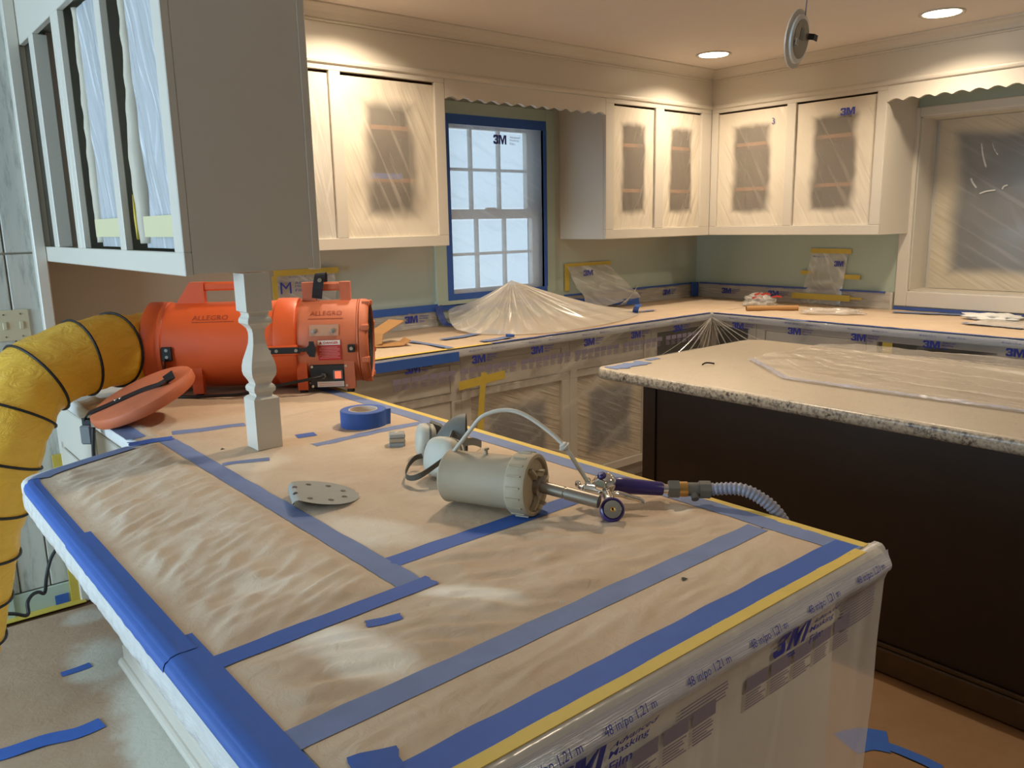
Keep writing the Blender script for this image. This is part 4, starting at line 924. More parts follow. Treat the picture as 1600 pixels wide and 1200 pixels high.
# ------------------------------------------------------------------ film tent over the sink
AP = Vector((2.77, 3.30, 1.165))
mT = fmat('tent', opac=.50, streak=.30, ang=math.pi/2, scale=4, stretch=12, tint=(.80, .74, .64), rough=.28)
def gtent(u, v):
    th = u*2*math.pi; c, s_ = math.cos(th), math.sin(th)
    rx = .98 if c > 0 else .37; ry = .33 if s_ > 0 else .37
    bx = AP.x+rx*c*(1-.12*abs(s_)); by = AP.y+ry*s_
    if c < 0: by = AP.y+ry*s_*(1+.0*c)
    bz = .9225+.085*max(0, s_)**1.2+(.05*max(0, -c)*max(0, s_+.3))
    r = v; hgt = (1-r)**(1.35 if c > 0 else 1.6)
    pl = .013*math.sin(th*23+1.5*math.sin(th*5))*r*(1-r)*4*.55+.006*N(c*4, s_*4, 1)*r
    z = bz+(AP.z-bz)*hgt; x = AP.x+(bx-AP.x)*r; y = AP.y+(by-AP.y)*r
    return (x+c*pl, min(YW-.03, y+s_*pl), max(.9225, z+pl*.8))
mbt = MB().grid(gtent, 140, 26)
tag(mbt.build('masking_film_tent', mT, None, True), 'cloudy film draped like a tent over the sink tap below the window', 'masking film')
# cardboard scrap
cb = thing('cardboard_flap', 'folded brown cardboard scrap on the counter behind the blower', 'cardboard', (2.0, 3.3, .92))
p0 = onz(583, 541, .9215); p1 = onz(609, 538, .9215)
MB().ribbon([p0, p0+Vector((.03, .03, .05)), p0+Vector((.17, .06, .10))], (-.25, .97, 0), .10, .004).build('flap', M['cardboard'], cb)
MB().ribbon([p0+Vector((.0, .0, .003)), p0+Vector((.12, -.05, .004)), p0+Vector((.15, -.06, .025))], (.3, .95, 0), .11, .004).build('flap', M['cardboard'], cb)
# ------------------------------------------------------------------ film patches hung on the walls
mQ = fmat('patch', opac=.45, streak=.35, ang=.8, scale=2.4, stretch=3, tint=(.80, .79, .74))
fa = thing('masking_film_patch', 'crumpled printed film hanging from yellow tape right of the window', 'masking film', (3.7, YW, .95))
sh = MB().grid(lambda u, v: (3.50+.38*u+.10*u*(1-v)+.10*(1-v), YW-.012-.10*(1-v)**1.5-.05*abs(N(u*3+v, v*4, 7))*(1-v*.6), .945+.245*v+.05*(1-v)*(u-.5)), 24, 24).build('sheet', mQ, fa, True)
MB().grid(lambda u, v: (3.80+.16*u+.10*v, YW-.14+.03*u-.02*v, .925+.01*u+.17*v*(1-.15*u)*(u*.8+.2)), 12, 12).build('torn_flap', mQ, fa, True)
text_on(fa, '3M', lambda a, b: (a, YW-.045-.012, b), 3.60, 1.130, .035, bold=.035, width=.085)
tag(MB().box(3.485, 3.90, YW-.010, YW-.007, 1.185, 1.21).build('tape_strip', M['goldtape']), 'yellow tape across the top of the crumpled film', 'tape')
tag(MB().box(3.485, 3.525, YW-.010, YW-.007, 1.04, 1.185).build('tape_strip', M['goldtape']), 'yellow tape down the side of the crumpled film', 'tape')
fb = thing('masking_film_patch', 'printed film patch taped to the right wall over an outlet', 'masking film', (XW, 2.6, .93))
MB().grid(lambda u, v: (XW-.010-.03*(1-v)-.05*math.exp(-((v-.45)/.12)**2)*math.sin(u*math.pi)-.012*abs(N(u*5, v*5, 4)), 2.735-.24*u+.05*(1-v)-.03*u*(1-v), .925+.315*v), 24, 26).build('sheet', mQ, fb, True)
text_on(fb, '3M', lambda a, b: (XW-.026, -a, b), -2.575, 1.16, .034, bold=.035, width=.06)
text_on(fb, '48 in/po 1,21 m', lambda a, b: (XW-.024, -a, b), -2.72, 1.212, .012, width=.10)
for y0, y1, z0, z1, d, lb in ((2.745, 2.475, 1.238, 1.268, .009, 'yellow tape across the top of the right wall patch'), (2.80, 2.695, 1.105, 1.128, .022, 'small yellow tape left of the outlet patch'), (2.53, 2.405, 1.085, 1.112, .022, 'small yellow tape right of the outlet patch'), (2.83, 2.44, .952, .988, .062, 'broad yellow tape across the foot of the outlet patch'), (2.47, 2.37, .965, .978, .055, 'narrow yellow tape tail on the right splash')):
    tag(MB().box(XW-d-.002, XW-d, y1, y0, z0, z1).build('tape_strip', M['goldtape']), lb, 'tape', 'yellow tape on the right wall')
fc = thing('masking_film_patch', 'printed film patch on the wall behind the blower', 'masking film', (1.75, YW, 1.1))
MB().grid(lambda u, v: (1.60+.31*u, YW-.008-.012*abs(N(u*6, v*6, 2)), 1.06+.185*v), 16, 14).build('sheet', mQ, fc, True)
text_on(fc, 'M', lambda a, b: (a, YW-.024, b), 1.615, 1.155, .055, bold=.035, width=.055)
for k, s_ in enumerate(('Advanced', 'Masking', 'Film')): text_on(fc, s_, lambda a, b: (a, YW-.024, b), 1.69, 1.198-k*.018, .013, width=.10*len(s_)/8)
for a in (1.66, 1.80): text_on(fc, '48 in/po 1,21 m', lambda p, q: (p, YW-.022, q), a, 1.226, .011, width=.09)
tag(MB().box(1.585, 1.92, YW-.028, YW-.026, 1.24, 1.268).build('tape_strip', M['goldtape']), 'yellow tape above the film patch behind the blower', 'tape')
tag(MB().box(1.575, 1.60, YW-.028, YW-.026, 1.06, 1.24).build('tape_strip', M['goldtape']), 'yellow tape beside the film patch behind the blower', 'tape')
# prints on the window film
fnW = lambda a, b: (a, YW-.014, b)
text_on(wf, '3M', fnW, 2.935, 1.900, .050, bold=.035, width=.095)
for k, s_ in enumerate(('Advanced', 'Masking', 'Film')): text_on(wf, s_, fnW, 3.055, 1.935-k*.018, .013, width=.075*len(s_)/8, mat='printgrey')
for a in (2.66, 2.80, 2.95, 3.10): text_on(wf, '48 in/po 1,21 m', fnW, a, 1.972, .011, width=.085, mat='printgrey')
# prints on cabinet films
text_on(bpy.data.objects['masking_film_sheet.005'], '3M', lambda a, b: (XU+.004, -a, b), -2.40, 2.015, .040, bold=.035, width=.085)
text_on(bpy.data.objects['masking_film_sheet.004'], '3', lambda a, b: (XU+.004, -a, b), -2.83, 2.015, .034, bold=.03)
# ------------------------------------------------------------------ small things on the right counter
a = onz(1166, 482, .933); b = onz(1247, 481, .933)
tube = thing('cardboard_tube', 'thin brown cardboard tube lying on the right counter', 'cardboard', a)
d_ = (b-a).normalized(); MB().lathe([(.013, 0), (.0155, 0), (.0155, (b-a).length), (.013, (b-a).length)], a, d_, 20, False, False).build('wall', M['cardboard'], tube, True, 40)
MB().lathe([(.013, .004), (.0131, (b-a).length-.004)], a, d_, 20, True, True).build('core', M['espressolight'], tube)
mR = film('clear_bag_film', opac=.30, streak=.5, scale=5, stretch=2, tint=(.85, .82, .78))
def blob(c, rx, ry, rz, n, sd, mat, name, label, cat='plastic', rot=0):
    mb = MB()
    def g(u, v):
        th = u*2*math.pi; ph = v*math.pi; x, y, z = math.sin(ph)*math.cos(th), math.sin(ph)*math.sin(th), math.cos(ph)
        k = 1+.55*(N(x*2.3+sd, y*2.3, z*2.3))+.25*abs(N(x*6+sd, y*6, z*6)); x, y, z = x*rx*k, y*ry*k, z*rz*k
        return (c[0]+x*math.cos(rot)-y*math.sin(rot), c[1]+x*math.sin(rot)+y*math.cos(rot), max(.9235, c[2]+z))
    return tag(mb.grid(g, n, n//2).build(name, mat, None, True), label, cat)
cbag = onz(1187, 470, .95)
blob((cbag.x, cbag.y, .945), .085, .12, .045, 40, 3, mR, 'plastic_bag', 'crumpled clear bag with red print by the right splash', 'plastic bag', -.8)
M['redprint'] = simple('red_bag_print', lin(196, 70, 56), .5, var=.1)
for k, (dx, dy, dz) in enumerate(((0, 0, .05), (.03, -.06, .035), (-.05, .03, .03), (.02, .06, .045))):
    q = Vector((cbag.x+dx-.05, cbag.y+dy-.04, .945+dz)); MB().ribbon([q, q+Vector((.02, -.02, .006)), q+Vector((.045, -.04, 0))], (0, 0, 1), .012, .001).build('red_lettering_patch', M['redprint'], bpy.data.objects['plastic_bag'])
cs = onz(1300, 488, .93); blob((cs.x, cs.y, .93), .05, .15, .022, 36, 6, mR, 'film_scrap', 'crumpled clear film scrap on the right counter', 'masking film', .6)
cs = onz(1552, 494, .94); blob((cs.x, cs.y, .935), .06, .13, .018, 30, 9, M['white'], 'paper_scrap', 'crumpled pale paper scrap below the picture window', 'paper', .2)
cs = onz(1590, 506, .93)
tag(MB().grid(lambda u, v: (cs.x-.12+.3*u, cs.y-.35+.55*v, .9245+.010*max(0, N(u*3, v*4, 2))+.004*abs(N(u*8, v*8, 1))), 16, 24).build('film_scrap', fmat('scrap', opac=.6, streak=.3, tint=(.86, .80, .72), scale=3), None, True), 'flat film sheet at the near end of the right counter', 'masking film')
# ------------------------------------------------------------------ island
IX0, IX1, IY1 = 2.192, 3.25, 2.135
isl = slab('island_countertop', rounded([(IX0, -1.2), (IX1, -1.2), (IX1, IY1), (IX0, IY1)], [.02, .02, .10, .05], 8), .872, ZT, M['granite'], .014)
tag(isl, 'speckled pale granite island top with eased edge', 'countertop')
ib = thing('island_cabinet', 'nearly black stained wooden island base', 'cabinet', (2.8, .5, 0))
MB().box(2.46, 3.10, -1.1, 2.10, .085, .870).build('body', M['espresso'], ib)
MB().box(2.452, 2.459, 2.04, 2.105, .085, .870, .002).build('corner_board', M['espresso'], ib)
MB().box(2.448, 2.4595, -1.1, 2.105, .085, .100, .003).build('base_cap', M['espressolight'], ib)
MB().box(2.440, 3.11, -1.1, 2.11, .001, .0845, .004).build('base_moulding', M['espressolight'], ib)
mI = fmat('island_sheet', opac=.30, streak=.40, ang=1.2, scale=4, stretch=5, tint=(.92, .84, .74), rough=.14)
def gi(u, v):
    y = 1.80-2.6*v; x0 = 2.50+.05*N(v*3, 1, 1)-.03*(1-v)+(.25*max(0, .12-v)/.12); x = x0+(IX1+.02-x0)*u
    z = .9175+.008*abs(N(x*6, y*6, 1))*min(1, u*6+.3)+.005*abs(N(x*15+y*6, y*15, 3))*min(1, u*4)+.024*max(0, N(x*3, y*2.2, 5))*min(1, u*3)+.02*u**3*(1+N(y*4, 2, 2))*min(1, v*8)
    return (x, y, z)
sI = tag(MB().grid(gi, 80, 220).build('masking_film_sheet', mI, None, True), 'wrinkled clear film spread over the island granite', 'masking film')
mIe = fmat('island_edge', opac=.5, streak=.4, ang=.3, scale=12, stretch=3, tint=(.56, .60, .80), rough=.2)
e_ = MB().grid(lambda u, v: (gi(0, v)[0]+.035*u, gi(0, v)[1], .921+.008*abs(N(v*70, u*2, 3))), 4, 200).build('film_edge', mIe, sI, True); e_['label'] = 'blue tinted edge of the film'
tag(MB().grid(lambda u, v: (2.215+.20*u, 2.095-.07*v+.03*N(u*6, v*2, 3)*(1 if v in (0, 1) else .4), .9164+.0008*v), 14, 4).build('tape_strip', M['bluetape_dusty'], None, True), 'ragged blue tape on the far corner of the island', 'tape')
tag(MB().grid(lambda u, v: (2.45+.07*u, 2.10-.03*v, .9166), 6, 2).build('tape_strip', M['bluetape_dusty'], None, True), 'small blue tape piece on the island far end', 'tape')
q = onz(1097, 570, .918); tag(MB().ribbon(smooth_path([q, q+Vector((.02, -.005, .006)), q+Vector((.05, -.02, .001))], 4), (0, 0, 1), .006, .002).build('dark_scrap', M['black']), 'tiny dark scrap lying on the island granite', 'debris')
# ------------------------------------------------------------------ orange blower (built along its own axis, local x)
BA = math.radians(-35); BR, BZ = .146, .158
bl = thing('duct_blower', 'orange plastic ventilation blower with duct canister on the peninsula', 'blower', (.812, 2.872, .9172), BA, local=True)
def bcyl(prof, name, mat, n=48, c0=False, c1=False): return MB().lathe(prof, (0, 0, BZ), (1, 0, 0), n, c0, c1).build(name, M[mat], bl, True, 35)
bcyl([(BR-.012, .03), (BR-.012, 0), (BR-.004, 0), (BR+.004, .006), (BR+.004, .044), (BR, .050), (BR, .055), (BR+.003, .058), (BR+.003, .066), (BR-.001, .070), (BR-.001, .43), (BR-.012, .43)], 'canister', 'orange')
bcyl([(BR-.005, .425), (BR+.006, .428), (BR+.007, .434), (BR+.007, .490), (BR+.004, .497), (BR-.006, .500)], 'collar', 'orange')
bcyl([(BR-.006, .498), (BR-.004, .503), (BR-.004, .690), (BR-.006, .695)], 'fan_housing', 'dustyorange')
bcyl([(BR-.008, .694), (BR-.003, .699), (BR-.003, .702), (BR-.009, .7035), (BR-.003, .705), (BR-.004, .722), (BR-.010, .732), (BR-.016, .735), (BR-.020, .735), (BR-.022, .70)], 'end_cap', 'dustyorange')
bcyl([(BR-.025, .725), (.03, .722), (.001, .720)], 'intake_grille', 'black', 32)
for k in range(9):
    r = .02+k*.0125; MB().lathe([(r-.0015, .726), (r+.0015, .726), (r+.0015, .7285), (r-.0015, .7285), (r-.0015, .726)], (0, 0, BZ), (1, 0, 0), 28, False, False).build('grille_ring', M['black'], bl)
for th in (0, .8, 1.6, 2.4, 3.2, 4.0, 4.8, 5.6): # rim lugs
    c, s_ = math.cos(th+.3), math.sin(th+.3); MB().box(.7125, .738, c*(BR-.008)-.010, c*(BR-.008)+.010, BZ+s_*(BR-.008)-.010, BZ+s_*(BR-.008)+.010, .003).build('rim_lug', M['dustyorange'], bl)
# handles
def handle(x0, x1, xs, top, mat, name='carry_handle'):
    o = MB(); z0 = BZ+BR-.012
    o.prism([(x0, z0), (x0+xs, top), (x0+xs+.045, top), (x0+xs+.045, z0)], -.017, .017, 'y').build('handle_post', M[mat], bl); MB().prism([(x1-.035, z0), (x1-.035, top), (x1, top), (x1, z0)], -.017, .017, 'y').build('handle_post', M[mat], bl)
    MB().box(x0+xs+.005, x1-.006, -.013, .013, top-.030, top-.001, .006).build('grip', M[mat], bl)
handle(.085, .365, .055, BZ+BR+.068, 'orange'); handle(.510, .672, .0, BZ+BR+.058, 'dustyorange')
# legs with rubber feet, near and far side
for x in (.172, .512, .668):
    for sy in (-1, 1):
        y = sy*.118
        MB().rings([[(x-.017, y-.014, z), (x+.017, y-.014, z), (x+.017, y+.014+k*(-sy)*.0, z), (x-.017, y+.014, z)] for z, k in ((.012, 0), (.10, 0), (.155, 1))]).build('leg', M['orange' if x < .6 else 'dustyorange'], bl)
        MB().lathe([(.013, 0), (.013, .012)], (x, y, 0), (0, 0, 1), 14).build('rubber_foot', M['black'], bl)
fnB = lambda a, b, e=.0012: (a, -math.sqrt(max(0, (BR-.001+e)**2-b*b)), BZ+b)
def curved(a0, a1, b0, b1, name, mat, e=.0012, parent=None, n=8):
    return MB().grid(lambda u, v: fnB(a0+(a1-a0)*u, b0+(b1-b0)*v, e), 2, n).build(name, mat if not isinstance(mat, str) else M[mat], parent or bl, True)
text_on(bl, 'ALLEGRO', lambda a, b: fnB(a, b, .0008), .165, .096, .014, 'embossed', width=.115, name='embossed_lettering')
text_on(bl, 'ALLEGRO', lambda a, b: fnB(a, b, -.0015), .545, .100, .013, 'embossed', width=.105, name='embossed_lettering')
for a, b in ((.165, .30), (.540, .655)):
    MB().grid(lambda u, v: fnB(a+(b-a)*u, .089+.0022*v, .0008 if a < .4 else -.0015), 4, 1).build('embossed_line', M['embossed'], bl)
# recessed plate with two bolts
curved(.545, .640, .036, .072, 'recessed_plate', simple('dusty_grey_recess', lin(186, 140, 112), .6, var=.15), .0004)
for x in (.562, .622): MB().lathe([(.008, 0), (.008, .003), (.003, .004)], fnB(x, .052, .001), (0, -1, .3), 12).build('bolt', M['screw'], bl, True, 40)
# danger label
curved(.570, .645, -.046, .022, 'danger_label', 'labelred', .0004)
curved(.571, .644, .006, .0215, 'danger_heading', 'labelwhite', .0010)
text_on(bl, 'DANGER', lambda a, b: fnB(a, b, .0016), .590, .0095, .008, 'labelred', bold=.02, width=.048)
text_on(bl, '▲', lambda a, b: fnB(a, b, .0016), .576, .0095, .008, 'labelred', width=.009) if False else MB().add([fnB(.575, .0095, .0016), fnB(.585, .0095, .0016), fnB(.580, .0185, .0016)], [(0, 1, 2)]).build('warning_triangle', M['labelred'], bl)
for k in range(8):
    b = -.002-k*.0052; w = .0 if k % 3 else .006
    MB().grid(lambda u, v: fnB(.575+w+(.066-2*w)*u, b+.0016*v, .0010), 3, 1).build('label_line', M['labelfaint'], bl)
# control plate
MB().box(.538, .664, -.131, -.08, BZ-.140, BZ-.062, .003).build('control_plate', M['darkplate'], bl)
for x in (.545, .657):
    for z in (-.134, -.068): MB().cyl((x, -.1335, BZ+z), (x, -.1305, BZ+z), .0045, 10).build('screw', M['screw'], bl)
MB().box(.614, .646, -.138, -.131, BZ-.112, BZ-.080, .002).build('switch_frame', M['greyplastic'], bl)
MB().box(.620, .640, -.1405, -.138, BZ-.108, BZ-.084, .001).build('rocker_switch', M['redlamp'], bl)
MB().box(.560, .648, -.133, -.131, BZ-.137, BZ-.119).build('rating_label', M['labelwhite'], bl)
for k in range(2): MB().box(.566, .642, -.1335, -.133, BZ-.1265-k*.006, BZ-.1242-k*.006).build('label_line', M['labelfaint'], bl)
MB().cyl((.582, -.131, BZ-.098), (.582, -.146, BZ-.098), .010, 6).build('cord_grip', M['fitting'], bl)
MB().tube(smooth_path([(.582, -.144, BZ-.098), (.56, -.165, BZ-.100), (.50, -.178, BZ-.108), (.40, -.185, BZ-.125), (.32, -.18, BZ-.142), (.25, -.17, .012), (.17, -.16, .009), (.05, -.12, .009), (.0, .0, .010)], 6), .0055, 8).build('power_cord', M['black'], bl, True)
# latch strap, brackets
MB().box(.405, .505, -.160, -.135, BZ-.024, BZ+.010, .004).build('latch_mount', M['orange'], bl)
MB().box(.412, .516, -.165, -.159, BZ-.016, BZ+.004, .002).build('latch_strap', M['black'], bl)
MB().prism([(.512, BZ-.012), (.535, BZ-.010), (.545, BZ-.028), (.562, BZ-.030), (.566, BZ-.006), (.560, BZ+.022), (.546, BZ+.022), (.545, BZ+.010), (.536, BZ+.002), (.512, BZ+.001)], -.166, -.158, 'y').build('latch_hook', M['black'], bl)
for x in (.418, .440, .503): MB().cyl((x, -.1675, BZ-.006), (x, -.1645, BZ-.006), .0055, 10).build('screw', M['screw'], bl)
MB().box(.668, .692, -.152, -.138, BZ-.020, BZ+.006, .002).build('bracket', M['black'], bl); MB().cyl((.680, -.1545, BZ-.007), (.680, -.1515, BZ-.007), .006, 10).build('screw', M['screw'], bl)
MB().box(.072, .104, -.155, -.140, BZ-.030, BZ+.016, .002).build('bracket', M['black'], bl)
for z in (-.016, .006): MB().cyl((.089, -.1575, BZ+z), (.089, -.1545, BZ+z), .0055, 10).build('screw', M['screw'], bl)
# strap loop on the fan handle
MB().ribbon(smooth_path([(.560, -.022, BZ+BR+.004), (.566, -.028, BZ+BR+.040), (.575, -.02, BZ+BR+.085), (.578, .010, BZ+BR+.080), (.574, .02, BZ+BR+.03)], 5), (1, 0, .1), .034, .003).build('handle_strap', M['blackstrap'], bl)
MB().cyl((.574, -.034, BZ+BR+.066), (.574, -.029, BZ+BR+.066), .007, 12).build('rivet', M['screw'], bl)
RB = Matrix.Translation((.812, 2.872, .9172)) @ Matrix.Rotation(BA, 4, 'Z')
# ------------------------------------------------------------------ yellow duct
du = thing('flexible_duct', 'yellow vinyl duct with black wire rings curving off to the left', 'duct', (.4, 2.8, .9))
path = smooth_path([RB @ Vector((.03, 0, BZ)), atd(205, 543, 2.70), atd(150, 553, 2.58), atd(90, 572, 2.48), atd(36, 612, 2.40), atd(2, 690, 2.35), atd(-28, 790, 2.34), atd(-50, 900, 2.36), atd(-70, 1030, 2.4)], 14)
cum = [0]
for i in range(1, len(path)): cum.append(cum[-1]+(path[i]-path[i-1]).length)
RD = .119; RP = []
s0 = .022; ringpos = [s0+.135*k for k in range(20) if s0+.135*k < cum[-1]]
def frames(P):
    out = []; prev = None
    for i, p in enumerate(P):
        t = (P[min(i+1, len(P)-1)]-P[max(i-1, 0)]).normalized(); a = Vector((0, 0, 1)) if prev is None else prev
        a = (a-t*a.dot(t)).normalized(); prev = a; out.append((p, t, a, t.cross(a)))
    return out
FR = frames(path); Rg = []
for i, (p, t, a, b) in enumerate(FR):
    f = ((cum[i]-s0) % .135)/.135; sag = .007*math.sin(f*math.pi); ring = []
    for k in range(40):
        q = 2*math.pi*k/40; w = .008*N(math.cos(q)*2.5, math.sin(q)*2.5, cum[i]*13)+.011*(.35-abs(N(math.cos(q)*3.2+cum[i]*7, math.sin(q)*3.2, cum[i]*16)))
        ring.append(p+(a*math.cos(q)+b*math.sin(q))*(RD-sag+w*math.sin(f*math.pi)))
    Rg.append(ring)
MB().rings(Rg, True, False, False).build('duct_wall', M['duct'], du, True)
for s in ringpos:
    i = next(j for j in range(len(cum)) if cum[j] >= s); p, t, a, b = FR[i]
    MB().tube([p+(a*math.cos(q)+b*math.sin(q))*(RD+.003) for q in [2*math.pi*k/36 for k in range(37)]], .0042, 6, False).build('wire_ring', M['black'], du, True)
# ------------------------------------------------------------------ cover lid with strap
lc = onz(224, 619, .986); rh = Vector((rt.x, rt.y, 0)).normalized(); fh = Vector((fw.x, fw.y, 0)).normalized()
ln_ = (Vector((0, 0, 1))*math.cos(.33)-rh*math.sin(.33)-fh*.24).normalized()
le = (rh-ln_*rh.dot(ln_)).normalized(); lf = ln_.cross(le)
lid = thing('blower_cover', 'orange round cover with black strap leaning over the counter edge', 'cover', lc)
MB().lathe([(.150, -.017), (.154, -.012), (.155, .006), (.152, .013), (.146, .016), (.001, .016)], lc, ln_, 56, True, False).build('disc', M['dustyorange'], lid, True, 40)
sdir = (le*.96+lf*.12).normalized()
br = RB @ Vector((.084, -.158, BZ-.02))
SP = [br, br+Vector((0, 0, -.06))-fh*.012, lc+le*.105+ln_*.030-lf*.0, lc+le*.06+ln_*.0195, lc+ln_*.0192, lc-le*.10+ln_*.0192-lf*.035, lc-le*.150+ln_*.018-lf*.05, lc-le*.162+ln_*.006-lf*.055]
MB().ribbon(smooth_path(SP, 6), [(-lf*.9+le*.1)]*(len(SP)*6-5) if False else (-lf*.95+le*.25), .036, .0022).build('strap', M['blackstrap'], lid)
q0 = lc-le*.160+ln_*.008-lf*.055
MB().ribbon(smooth_path([q0+Vector((0, 0, .002)), q0+Vector((0, 0, -.03)), q0+Vector((.004, 0, -.075))], 5), rh, .024, .002).build('strap_tail', M['blackstrap'], lid)
MB().box(-.016, .016, -.006, .006, -.028, .028, .004).build('buckle', M['greyplastic'], lid)
bk = [o for o in COL.objects if o.name.startswith('buckle')][-1]; bk.matrix_parent_inverse = Matrix.Identity(4); bk.matrix_basis = world_of(lid).inverted() @ Matrix.Translation(q0+Vector((-.006, -.012, -.045))) @ Matrix.Rotation(math.atan2(rh.y, rh.x), 4, 'Z')
for k in (.0, .016):
    p = lc-le*(.055+k)+ln_*.021-lf*.018; MB().lathe([(.006, 0), (.005, .003), (.001, .004)], p, ln_, 12, True, False).build('rivet', M['screw'], lid, True)
tag(MB().tube(smooth_path([atd(146, 668, 2.32), atd(146, 700, 2.33), atd(148, 735, 2.36), atd(150, 790, 2.5)], 6), .0055, 8).build('power_cord', M['black'], None, True), 'black cord hanging below the orange cover', 'cord')
cw = [(110, 800, 3.30), (97, 842, 3.30), (80, 872, 3.29), (73, 900, 3.28), (70, 926, 3.28), (60, 925, 3.26), (50, 930, 3.24), (43, 942, 3.22), (43, 961, 3.20), (20, 959, 3.16), (-20, 960, 3.10)]
tag(MB().tube(smooth_path([CAM+ray(a, b)*(c/ray(a, b).y) for a, b, c in cw], 6), .0065, 8).build('power_cord', M['black'], None, True), 'black cord bent along the mint baseboard at left', 'cord')
# ------------------------------------------------------------------ tape roll
c = onz(572, 668, .9175); c = Vector((1.083, 1.945, .9178))
tr_ = thing('tape_roll', 'roll of blue painters tape lying on the peninsula paper', 'tape roll', c)
MB().lathe([(.040, 0), (.062, 0), (.0635, .0015), (.0635, .0445), (.062, .046), (.040, .046), (.040, 0)], c, (0, 0, 1), 48, False, False).build('wound_tape', M['bluetape'], tr_, True, 40)
MB().lathe([(.0375, .001), (.0398, .001), (.0398, .0465), (.0375, .0465), (.0375, .001)], c, (0, 0, 1), 40, False, False).build('core', M['labelwhite'], tr_, True, 40)
rr_ = rh*.0640; MB().ribbon([c+rr_*.9-fh*.02+Vector((0, 0, .023)), c+rr_*1.02+Vector((0, 0, .023)), c+rr_*1.16+fh*.012+Vector((0, 0, .022))], (0, 0, 1), .044, .0006).build('loose_end', M['bluetape'], tr_)
# ------------------------------------------------------------------ small stacked blocks
c = onz(621, 696, .9175); bs = thing('sanding_block_stack', 'small stack of pale grey square pads on the paper', 'sanding pads', c)
for k in range(3):
    o_ = MB(); o_.box(-.020, .020, -.018, .018, k*.0115, k*.0115+.0105, .002); ob = o_.build('pad', M['sandpaper'] if k != 1 else M['cup'], bs)
    ob.matrix_parent_inverse = Matrix.Identity(4); ob.matrix_basis = Matrix.Rotation(-.62+.05*k, 4, 'Z')
ob = MB().lathe([(.006, 0), (.005, .0015), (.001, .002)], (0, 0, .0335), (0, 0, 1), 12).build('stud', M['filter'], bs); ob.matrix_parent_inverse = Matrix.Identity(4); ob.matrix_basis = Matrix.Identity(4)
# ------------------------------------------------------------------ curled sanding disc
dc = Vector((.700, 1.455, .9178)); cdir = (-rh*.93-fh*.36).normalized(); pdir = Vector((-cdir.y, cdir.x, 0))
sd_ = thing('sanding_disc', 'grey perforated sanding disc with one side rolled under', 'sandpaper', dc)
RS, s1, rr2 = .079, .046, .0125
def disc_pt(s, t):
    z_at = lambda s: .0265-.0245*max(0, (s1-s)/(s1+RS))**.9
    if s <= s1: return dc+cdir*s+pdir*t+Vector((0, 0, z_at(s)))
    ph = (s-s1)/rr2; return dc+cdir*(s1+rr2*math.sin(ph))+pdir*t+Vector((0, 0, .0265-rr2*(1-math.cos(ph))))
MB().grid(lambda u, v: disc_pt(*(lambda r, th: (r*math.cos(th), r*math.sin(th)))(RS*v, 2*math.pi*u)), 48, 14).build('disc', M['sandpaper'], sd_, True)
for k in range(8):
    th = 2*math.pi*k/8+.3; s, t = .052*math.cos(th), .052*math.sin(th)
    if s < .05:
        MB().add([disc_pt(s+.0055*math.cos(q), t+.0055*math.sin(q))+Vector((0, 0, .0010)) for q in [2*math.pi*j/12 for j in range(12)]], [tuple(range(12))]).build('dust_hole', M['maskdark'], sd_)
# ------------------------------------------------------------------ respirator
rs = thing('respirator', 'grey half mask respirator with two dusty filters behind the spray cup', 'respirator', (1.0, 1.48, .918))
uz = Vector((0, 0, 1))
def pod(c, nrm, r, th, lab=None):
    nrm = nrm.normalized(); a = (uz-nrm*uz.dot(nrm)).normalized(); b = nrm.cross(a)
    def sq(rad, h): return [c+nrm*h+(a*math.copysign(abs(math.cos(q))**.75, math.cos(q))*rad*1.0+b*math.copysign(abs(math.sin(q))**.75, math.sin(q))*rad*.92) for q in [2*math.pi*k/32 for k in range(32)]]
    o = MB().rings([sq(r*.80, -th), sq(r*.97, -th*.8), sq(r, -th*.3), sq(r, th*.15), sq(r*.97, th*.5), sq(r*.86, th*.8), sq(r*.6, th*.95), sq(r*.2, th)]).build('filter', M['filter'], rs, True, 60)
    MB().rings([sq(r*1.02, -th*.42), sq(r*1.03, -th*.3), sq(r*1.02, -th*.18)], True, False, False).build('rim', M['maskgrey'], o, True)
    return a, b
pc = onz(692, 715, .9655); a_, b_ = pod(pc, -fh*.75-rh*.45+uz*.25, .046, .027)
MB().lathe([(.017, .0), (.016, .004), (.001, .006)], pc+(-fh*.75-rh*.45+uz*.25).normalized()*.020+rh*.012-uz*.010, -fh*.75-rh*.45+uz*.25, 20, True, False).build('filter_port', M['strapgrey'], rs, True)
pc2 = onz(664, 688, .9605); pod(pc2, -rh*.92-fh*.25+uz*.1, .040, .022)
MB().lathe([(.026, 0), (.024, .006), (.001, .008)], pc2+(-rh*.92-fh*.25).normalized()*.014, -rh*.92-fh*.25+uz*.1, 24, True, False).build('filter_port', M['maskdark'], rs, True)
mc = onz(706, 690, .965)
def gm(u, v):
    th = 2*math.pi*u; k = math.sin(v*math.pi*.5); r = .052*k**.7; d = .055*(1-v)
    p = mc-rh*(.042-.085*v*.9)+(fh*math.cos(th)*1.0+uz*math.sin(th)*(.9+.35*max(0, math.sin(th))))*r
    p = p+uz*(.018*(1-v)*0+.012*math.sin(th*2)*k*.4); return (p.x, p.y, max(.9195, p.z))
MB().grid(gm, 36, 14).build('face_piece', M['maskgrey'], rs, True)
MB().prism([(0, 0), (.05, -.012), (.062, .006), (.02, .045), (-.004, .055), (-.012, .03)], -.012, .012, 'y').build('nose_bridge', M['maskgrey'], rs)
